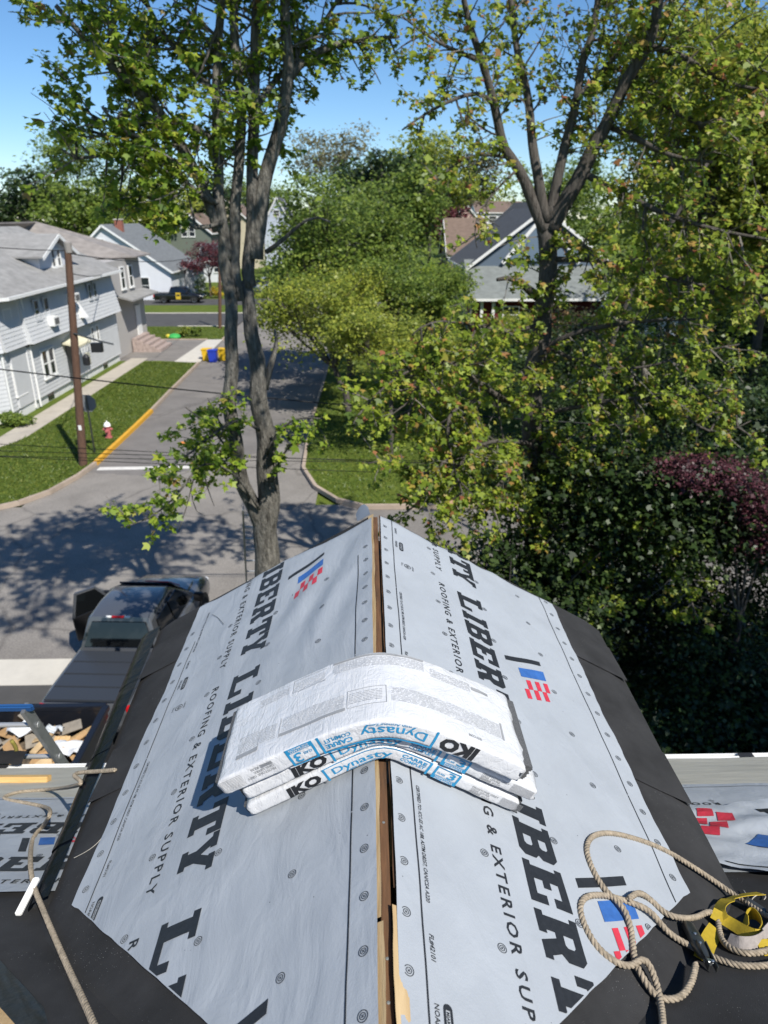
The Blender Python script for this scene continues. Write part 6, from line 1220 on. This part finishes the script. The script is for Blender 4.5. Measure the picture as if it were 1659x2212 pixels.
def round_lobes(x, y, z, r, rz=None, k=5, sc=.62):
    rz = rz or r; out = [(x, y, z, r * .72, r * .72, rz * .75)]
    for i in range(k): a = 2 * math.pi * i / k + random.random(); h = random.uniform(-.5, .65); out.append((x + r * .58 * math.cos(a), y + r * .58 * math.sin(a), z + h * rz * .7, r * sc * random.uniform(.75, 1.1), r * sc * random.uniform(.75, 1.1), rz * sc * random.uniform(.6, .95)))
    return out
G_BACK = 'trees along the far skyline'
# street tree on the right kerb and its neighbours
lobed_tree('street_tree', 'bushy green street tree hiding the middle of the road', (-1.2, 46), 5.0, .26, round_lobes(-1.9, 46, 8.0, 5.3, 6.2, 15, .40) + [(-4.9, 43, 4.6, 1.9, 2.0, 1.2), (-4.4, 42, 6.3, 2.0, 2.0, 1.6)], 'mid', .19, 25000, clump=.17, shell=.3)
lobed_tree('street_tree', 'darker low tree leaning over the right kerb nearer than the bushy one', (-1.0, 36.5), 2.6, .2, round_lobes(-2.3, 37, 4.9, 4.0, 3.2, 13, .40), 'olive', .14, 16000, lean=(-.8, 0), clump=.18, shell=.3)
lobed_tree('street_tree', 'green tree right of the road behind the bushy street tree', (2.6, 62), 5.5, .3, round_lobes(2.6, 62, 9.0, 3.8, 5.0, 7), 'mid', .26, 11000)
lobed_tree('lime_tree', 'bright lime green small tree with layered leaves by the red house', (5.2, 58), 2.4, .14, [(5.4, 58, 3.2, 2.6, 2.2, .9), (4.4, 57.5, 4.6, 2.0, 1.8, .8), (6.4, 58.4, 4.6, 2.1, 1.8, .8), (5.4, 58, 5.7, 1.6, 1.5, .7)], 'lime', .2, 5200)
lobed_tree('red_leaved_tree', 'dark red leaved tree far behind the lime green tree', (11.5, 118), 5, .25, round_lobes(11.5, 118, 8.4, 4.6, 3.8, 6), 'redleaf', .36, 4200)
lobed_tree('ornamental_tree', 'purple-brown ornamental tree left of the forked maple trunk', (-20.3, 96), 2.6, .2, round_lobes(-20.3, 96, 4.9, 2.8, 2.6, 6), 'redleaf', .2, 3800)
lobed_tree('maple_sapling', 'yellow-green young tree over the right lawn corner', (.9, 29), 3.0, .12, round_lobes(1.0, 30, 4.6, 3.5, 2.5, 12, .40), 'olive', .12, 14000, clump=.18, shell=.3)
lobed_tree('maple_sapling', 'broad yellow-green tree on the right lawn before the red house', (5.2, 36), 2.4, .15, round_lobes(4.6, 36, 2.7, 3.4, 1.8, 12, .42), 'olive', .13, 13000, clump=.18, shell=.3)
lobed_tree('maple_sapling', 'green lawn tree half hidden left of the lime green tree', (2.6, 41), 3.0, .15, round_lobes(2.4, 41, 5.4, 3.8, 3.2, 13, .40), 'mid', .15, 13000, clump=.18, shell=.3)
lobed_tree('lawn_tree', 'dense green tree right of the red house porch behind the maple trunk', (19.5, 47), 4.0, .2, round_lobes(19.5, 47, 5.5, 4.4, 3.6, 8), 'olive', .19, 14000)
# skyline
sky_trees = [
 ('broadleaf_tree', 'dark green tree at the far left behind the corner house roof', (-52, 118), 17.5, 7.5, 'dark', .5, 6500),
 ('broadleaf_tree', 'dense green tree between the flue and the white house chimney', (-42, 112), 16.5, 6.5, 'mid', .45, 6500),
 ('tall_tree', 'tall light green tree rising highest at the left skyline', (-55, 150), 27, 8, 'mid', .5, 4500),
 ('conifer_tree', 'brownish conifer at the left picture edge', (-52, 98), 12.5, 4.0, 'brown', .3, 5000),
 ('broadleaf_tree', 'broad olive tree above the white house ridge', (-37, 128), 19, 8.5, 'olive', .5, 7000),
 ('broadleaf_tree', 'dark tree directly behind the green gabled house', (-30, 145), 18, 7.0, 'dark', .5, 5500),
 ('broadleaf_tree', 'rounded tree behind the cream house', (-26, 185), 20, 9, 'mid', .6, 5000),
 ('broadleaf_tree', 'distant tree closing the end of the street', (-9, 215), 16, 8, 'mid', .6, 4500),
 ('pale_tree', 'pale half-bare tree poking above the bushy street tree', (-5.5, 128), 24, 8.0, 'pale', .42, 3600),
 ('broadleaf_tree', 'tall green tree right of the pale half-bare tree', (1.5, 95), 18, 6.0, 'dark', .42, 6500),
 ('broadleaf_tree', 'brownish spring tree above the red leaved tree', (10, 140), 19, 8, 'brown', .5, 5500),
 ('broadleaf_tree', 'olive tree on the skyline behind the pink house', (24, 190), 20, 10, 'olive', .6, 5000),
 ('broadleaf_tree', 'green tree on the skyline right of the big maple fork', (38, 150), 22, 10, 'mid', .55, 6000),
 ('broadleaf_tree', 'tall olive skyline tree seen between the two big maples', (8.5, 104), 20.5, 6.5, 'olive', .42, 6500),
 ('broadleaf_tree', 'tall brownish skyline tree left of the right maple fork', (15.5, 128), 22, 7.5, 'brown', .45, 6000),
 ('broadleaf_tree', 'dark skyline tree behind the pale half-bare one', (3.5, 140), 21, 8, 'mid', .5, 5500),
 ('broadleaf_tree', 'yellowish tree low between the corner house and white house roofs', (-43, 101), 9, 4.5, 'olive', .32, 4000),
 ('broadleaf_tree', 'dark tree at the far left edge of the skyline', (-75, 140), 20, 10, 'dark', .6, 5000),
]
for nm, lab, (x, y), h, r_, k, sz, n in sky_trees:
    lobed_tree(nm, lab, (x, y), h * .45, .32, round_lobes(x, y, h - r_ * .85, r_, r_ * .85, 7), k, sz, n, group=G_BACK, shell=.45 if k != 'pale' else .2)
wood = []
for i in range(46):
    x = -230 + i * 10.5 + random.uniform(-3, 3); y = 255 + random.uniform(-20, 30); wood += round_lobes(x, y, random.uniform(5, 10), random.uniform(8, 12), random.uniform(7, 10), 2)
wd = lobed_tree('distant_wood', 'distant wood closing the horizon behind the houses', (0, 260), 1, .1, wood, 'mid', 1.2, 42000, trunk=False, cat='wood'); wd['kind'] = 'stuff'
# right-hand trees behind and beside the big maple
right = [
 ('olive_tree', 'tall olive-yellow tree filling the upper right corner', (15.0, 27), 17.5, 5.2, 'olive', .17, 34000, (14.4, 27, 12.0, 5.6, 6.6)),
 ('olive_tree', 'yellow-green tree at the right edge above the purple tree', (19, 26), 15, 4.5, 'olive', .17, 22000, (18.6, 26, 9.5, 5.0, 6.0)),
 ('green_tree', 'green tree behind the big maple right of the red house', (23, 38), 17, 6, 'mid', .24, 18000, (22.5, 38, 10.5, 6.0, 7.0)),
 ('olive_tree', 'pale olive tree directly behind the big maple fork', (14.0, 31), 15, 4.5, 'olive', .18, 15000, (14.6, 31, 11.0, 4.4, 4.8)),
 ('green_tree', 'tall green tree at the far right behind the olive ones', (31, 46), 22, 8, 'mid', .3, 16000, (31, 46, 14, 9, 10)),
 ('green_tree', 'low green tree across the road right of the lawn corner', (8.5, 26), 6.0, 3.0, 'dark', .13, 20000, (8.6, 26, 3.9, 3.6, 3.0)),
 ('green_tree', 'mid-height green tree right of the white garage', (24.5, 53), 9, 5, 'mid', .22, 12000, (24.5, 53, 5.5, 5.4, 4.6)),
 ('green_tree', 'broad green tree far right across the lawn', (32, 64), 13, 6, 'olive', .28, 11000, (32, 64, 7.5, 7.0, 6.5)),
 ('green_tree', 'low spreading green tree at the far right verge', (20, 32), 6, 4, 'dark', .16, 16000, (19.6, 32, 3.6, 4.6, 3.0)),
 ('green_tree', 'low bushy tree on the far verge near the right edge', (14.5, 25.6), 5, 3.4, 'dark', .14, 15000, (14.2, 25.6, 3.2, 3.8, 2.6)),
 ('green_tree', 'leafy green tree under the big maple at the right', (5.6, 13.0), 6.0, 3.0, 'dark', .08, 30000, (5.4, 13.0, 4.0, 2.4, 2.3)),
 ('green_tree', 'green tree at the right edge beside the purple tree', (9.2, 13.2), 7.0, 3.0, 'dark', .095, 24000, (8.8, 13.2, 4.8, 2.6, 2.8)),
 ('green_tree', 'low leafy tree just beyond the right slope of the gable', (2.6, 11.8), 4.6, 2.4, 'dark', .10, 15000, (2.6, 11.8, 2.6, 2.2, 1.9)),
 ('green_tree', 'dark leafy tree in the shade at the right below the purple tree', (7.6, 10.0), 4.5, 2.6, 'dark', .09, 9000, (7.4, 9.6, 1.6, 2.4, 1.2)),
]
for nm, lab, (x, y), h, r_, k, sz, n, (lx, ly, lz, lr, lrz) in right:
    lobed_tree(nm, lab, (x, y), lz * .75, .22 if h > 8 else .13, round_lobes(lx, ly, lz, lr, lrz, 8), k, sz, n, group='trees on the right', shell=.4, tmpl=MAPLE if y < 20 else DIAM, clump=.13, lean=(lx - x, ly - y))
lobed_tree('purple_tree', 'purple-leaved tree with sunlit crown at the right edge', (6.8, 11.2), 2.8, .08, [(5.3, 10.9, 5.7, .6, .6, .17), (5.9, 11.0, 5.6, .6, .6, .18), (6.4, 11.0, 5.2, .5, .7, .3), (6.9, 11.2, 4.6, .8, .7, .5)], 'purple', .05, 13000, tmpl=DIAM, clump=.2)
shrub_front = [(5.4, 9.9, 1.3, 1.3, 1.0, .9), (6.3, 10.2, 1.9, 1.2, .9, 1.1), (7.0, 10.0, 1.5, 1.2, .9, 1.0)]
lobed_tree('understorey_bush', 'tall dark bush hiding the stem of the purple tree', (6.0, 10.0), .6, .05, shrub_front, 'dark', .08, 9000, trunk=False, cat='shrub', group='bushes on the right')
lobed_tree('shade_tree', 'big unseen leafy tree beside the house, added off the right edge for shade', (11.0, 3.4), 5.5, .3, round_lobes(10.8, 3.4, 9.0, 3.6, 2.8, 9), 'mid', .12, 32000, tmpl=DIAM, clump=.13)  # out-of-view tree, added and sized to shade the lower right bushes
# thin diagonal stems seen between the leaves on the right
for lab, pts, r0, r1 in (('thin dark diagonal stem crossing the foliage right of the big maple', ((1300, 820, 18), (1338, 677, 18), (1400, 560, 18), (1483, 427, 18), (1540, 330, 18)), .09, .04), ('pale lichen-spotted leaning stem below the right foliage', ((1300, 1120, 14), (1342, 967, 14), (1390, 870, 14), (1392, 800, 14), (1380, 720, 14)), .10, .05)):
    t = Tree(); P_ = px(14, *pts); g0_ = Vector((P_[0].x - .1, P_[0].y, -.1)); Q = t.limb([g0_] + P_, r0, r1, 8); t.dress(Q, .55, 3, .4, 1.0, 1, .014, 6); t.finish('slender_tree', lab, g0_, M_BARK if 'pale' in lab else M_BARKD, LF['maple'], .11)
# shrubs and hedges
def shrub(name, label, x, y, r_, h, k, sz, n, group=None, cat='shrub'): lobed_tree(name, label, (x, y), .5, .05, round_lobes(x, y, h * .5, r_, h * .55, 5), k, sz, n, group=group, trunk=False, cat=cat, shell=.6)
shrub('clipped_hedge', 'rounded yellow-green clipped hedge before the red house', 6.4, 53, 1.7, 1.9, 'lime', .12, 5200, cat='hedge')
shrub('evergreen_shrub', 'big grey-green shrub left in front of the red house porch', 12.0, 57, 2.6, 3.2, 'olive', .16, 7000, 'shrubs before the red house'); shrub('evergreen_shrub', 'wide grey-green shrub right in front of the red house porch', 17.0, 55, 3.2, 3.2, 'brown', .16, 8000, 'shrubs before the red house')
shrub('lawn_shrub', 'green shrub on the right lawn left of the hedge', 3.2, 52, 1.8, 2.6, 'mid', .16, 3600, 'shrubs on the right lawn'); shrub('lawn_shrub', 'olive shrub further up the right lawn', 1.2, 62, 1.9, 2.8, 'olive', .18, 3400, 'shrubs on the right lawn'); shrub('lawn_shrub', 'low dark shrub beside the red house corner', 7.2, 62, 1.6, 2.2, 'dark', .16, 3000, 'shrubs on the right lawn')
shrub('conical_shrub', 'dark conical shrub at the white house corner', -20.9, 93.2, .8, 3.0, 'dark', .13, 2000); shrub('conical_shrub', 'narrow dark conifer left of the brown roofed house', 8.9, 84, 1.0, 6.0, 'dark', .16, 2600); shrub('conical_shrub', 'second narrow conifer next to the brown roofed house', 10.2, 86, .9, 5.4, 'olive', .16, 2200)
shrub('yellow_shrub', 'bright yellow shrub left of the tall trunk, the farther one', -17.4, 101, 1.2, 1.6, 'yellow', .16, 1500, 'yellow shrubs'); shrub('yellow_shrub', 'bright yellow shrub nearer the driveway, lower one', -19.2, 94.2, .8, 1.4, 'yellow', .16, 1100, 'yellow shrubs'); shrub('red_shrub', 'dark red low shrub between the yellow ones', -18.6, 99.5, 1.1, 1.6, 'redleaf', .16, 1400)
shrub('step_shrub', 'small olive shrub at the foot of the brick steps', -15.9, 62.6, .5, 1.0, 'olive', .10, 900, 'shrubs by the steps'); shrub('step_shrub', 'small green shrub beside the driveway edge', -14.9, 62.9, .55, .9, 'mid', .10, 900, 'shrubs by the steps')
shrub('foundation_planting', 'low leafy plants along the corner house foundation', -17.6, 34.6, .8, .7, 'mid', .11, 2200, cat='plants')
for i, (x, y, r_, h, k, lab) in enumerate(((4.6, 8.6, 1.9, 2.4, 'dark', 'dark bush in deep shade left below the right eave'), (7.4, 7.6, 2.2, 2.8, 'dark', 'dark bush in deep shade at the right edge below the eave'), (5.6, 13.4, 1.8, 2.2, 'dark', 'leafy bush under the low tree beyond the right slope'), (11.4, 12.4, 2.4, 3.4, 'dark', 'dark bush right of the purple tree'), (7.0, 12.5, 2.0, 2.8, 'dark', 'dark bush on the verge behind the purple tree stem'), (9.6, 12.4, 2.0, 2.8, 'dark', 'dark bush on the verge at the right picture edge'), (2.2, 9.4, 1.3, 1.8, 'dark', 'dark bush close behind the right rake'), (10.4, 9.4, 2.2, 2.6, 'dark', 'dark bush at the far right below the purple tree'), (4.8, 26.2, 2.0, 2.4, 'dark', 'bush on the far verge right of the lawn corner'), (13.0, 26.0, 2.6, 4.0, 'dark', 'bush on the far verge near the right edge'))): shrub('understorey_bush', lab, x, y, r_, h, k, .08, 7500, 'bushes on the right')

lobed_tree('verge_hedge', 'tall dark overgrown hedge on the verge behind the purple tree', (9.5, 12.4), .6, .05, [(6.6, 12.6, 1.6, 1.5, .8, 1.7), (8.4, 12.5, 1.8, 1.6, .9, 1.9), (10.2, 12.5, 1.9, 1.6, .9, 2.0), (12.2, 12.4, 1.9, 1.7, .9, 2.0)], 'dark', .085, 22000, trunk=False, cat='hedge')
lobed_tree('olive_tree', 'high olive crown closing the sky right of the big maple fork', (11.5, 26.5), 9.0, .2, round_lobes(11.3, 26.5, 13.6, 4.6, 3.6, 12, .42), 'olive', .15, 15000, clump=.18, shell=.3, group='trees on the right')
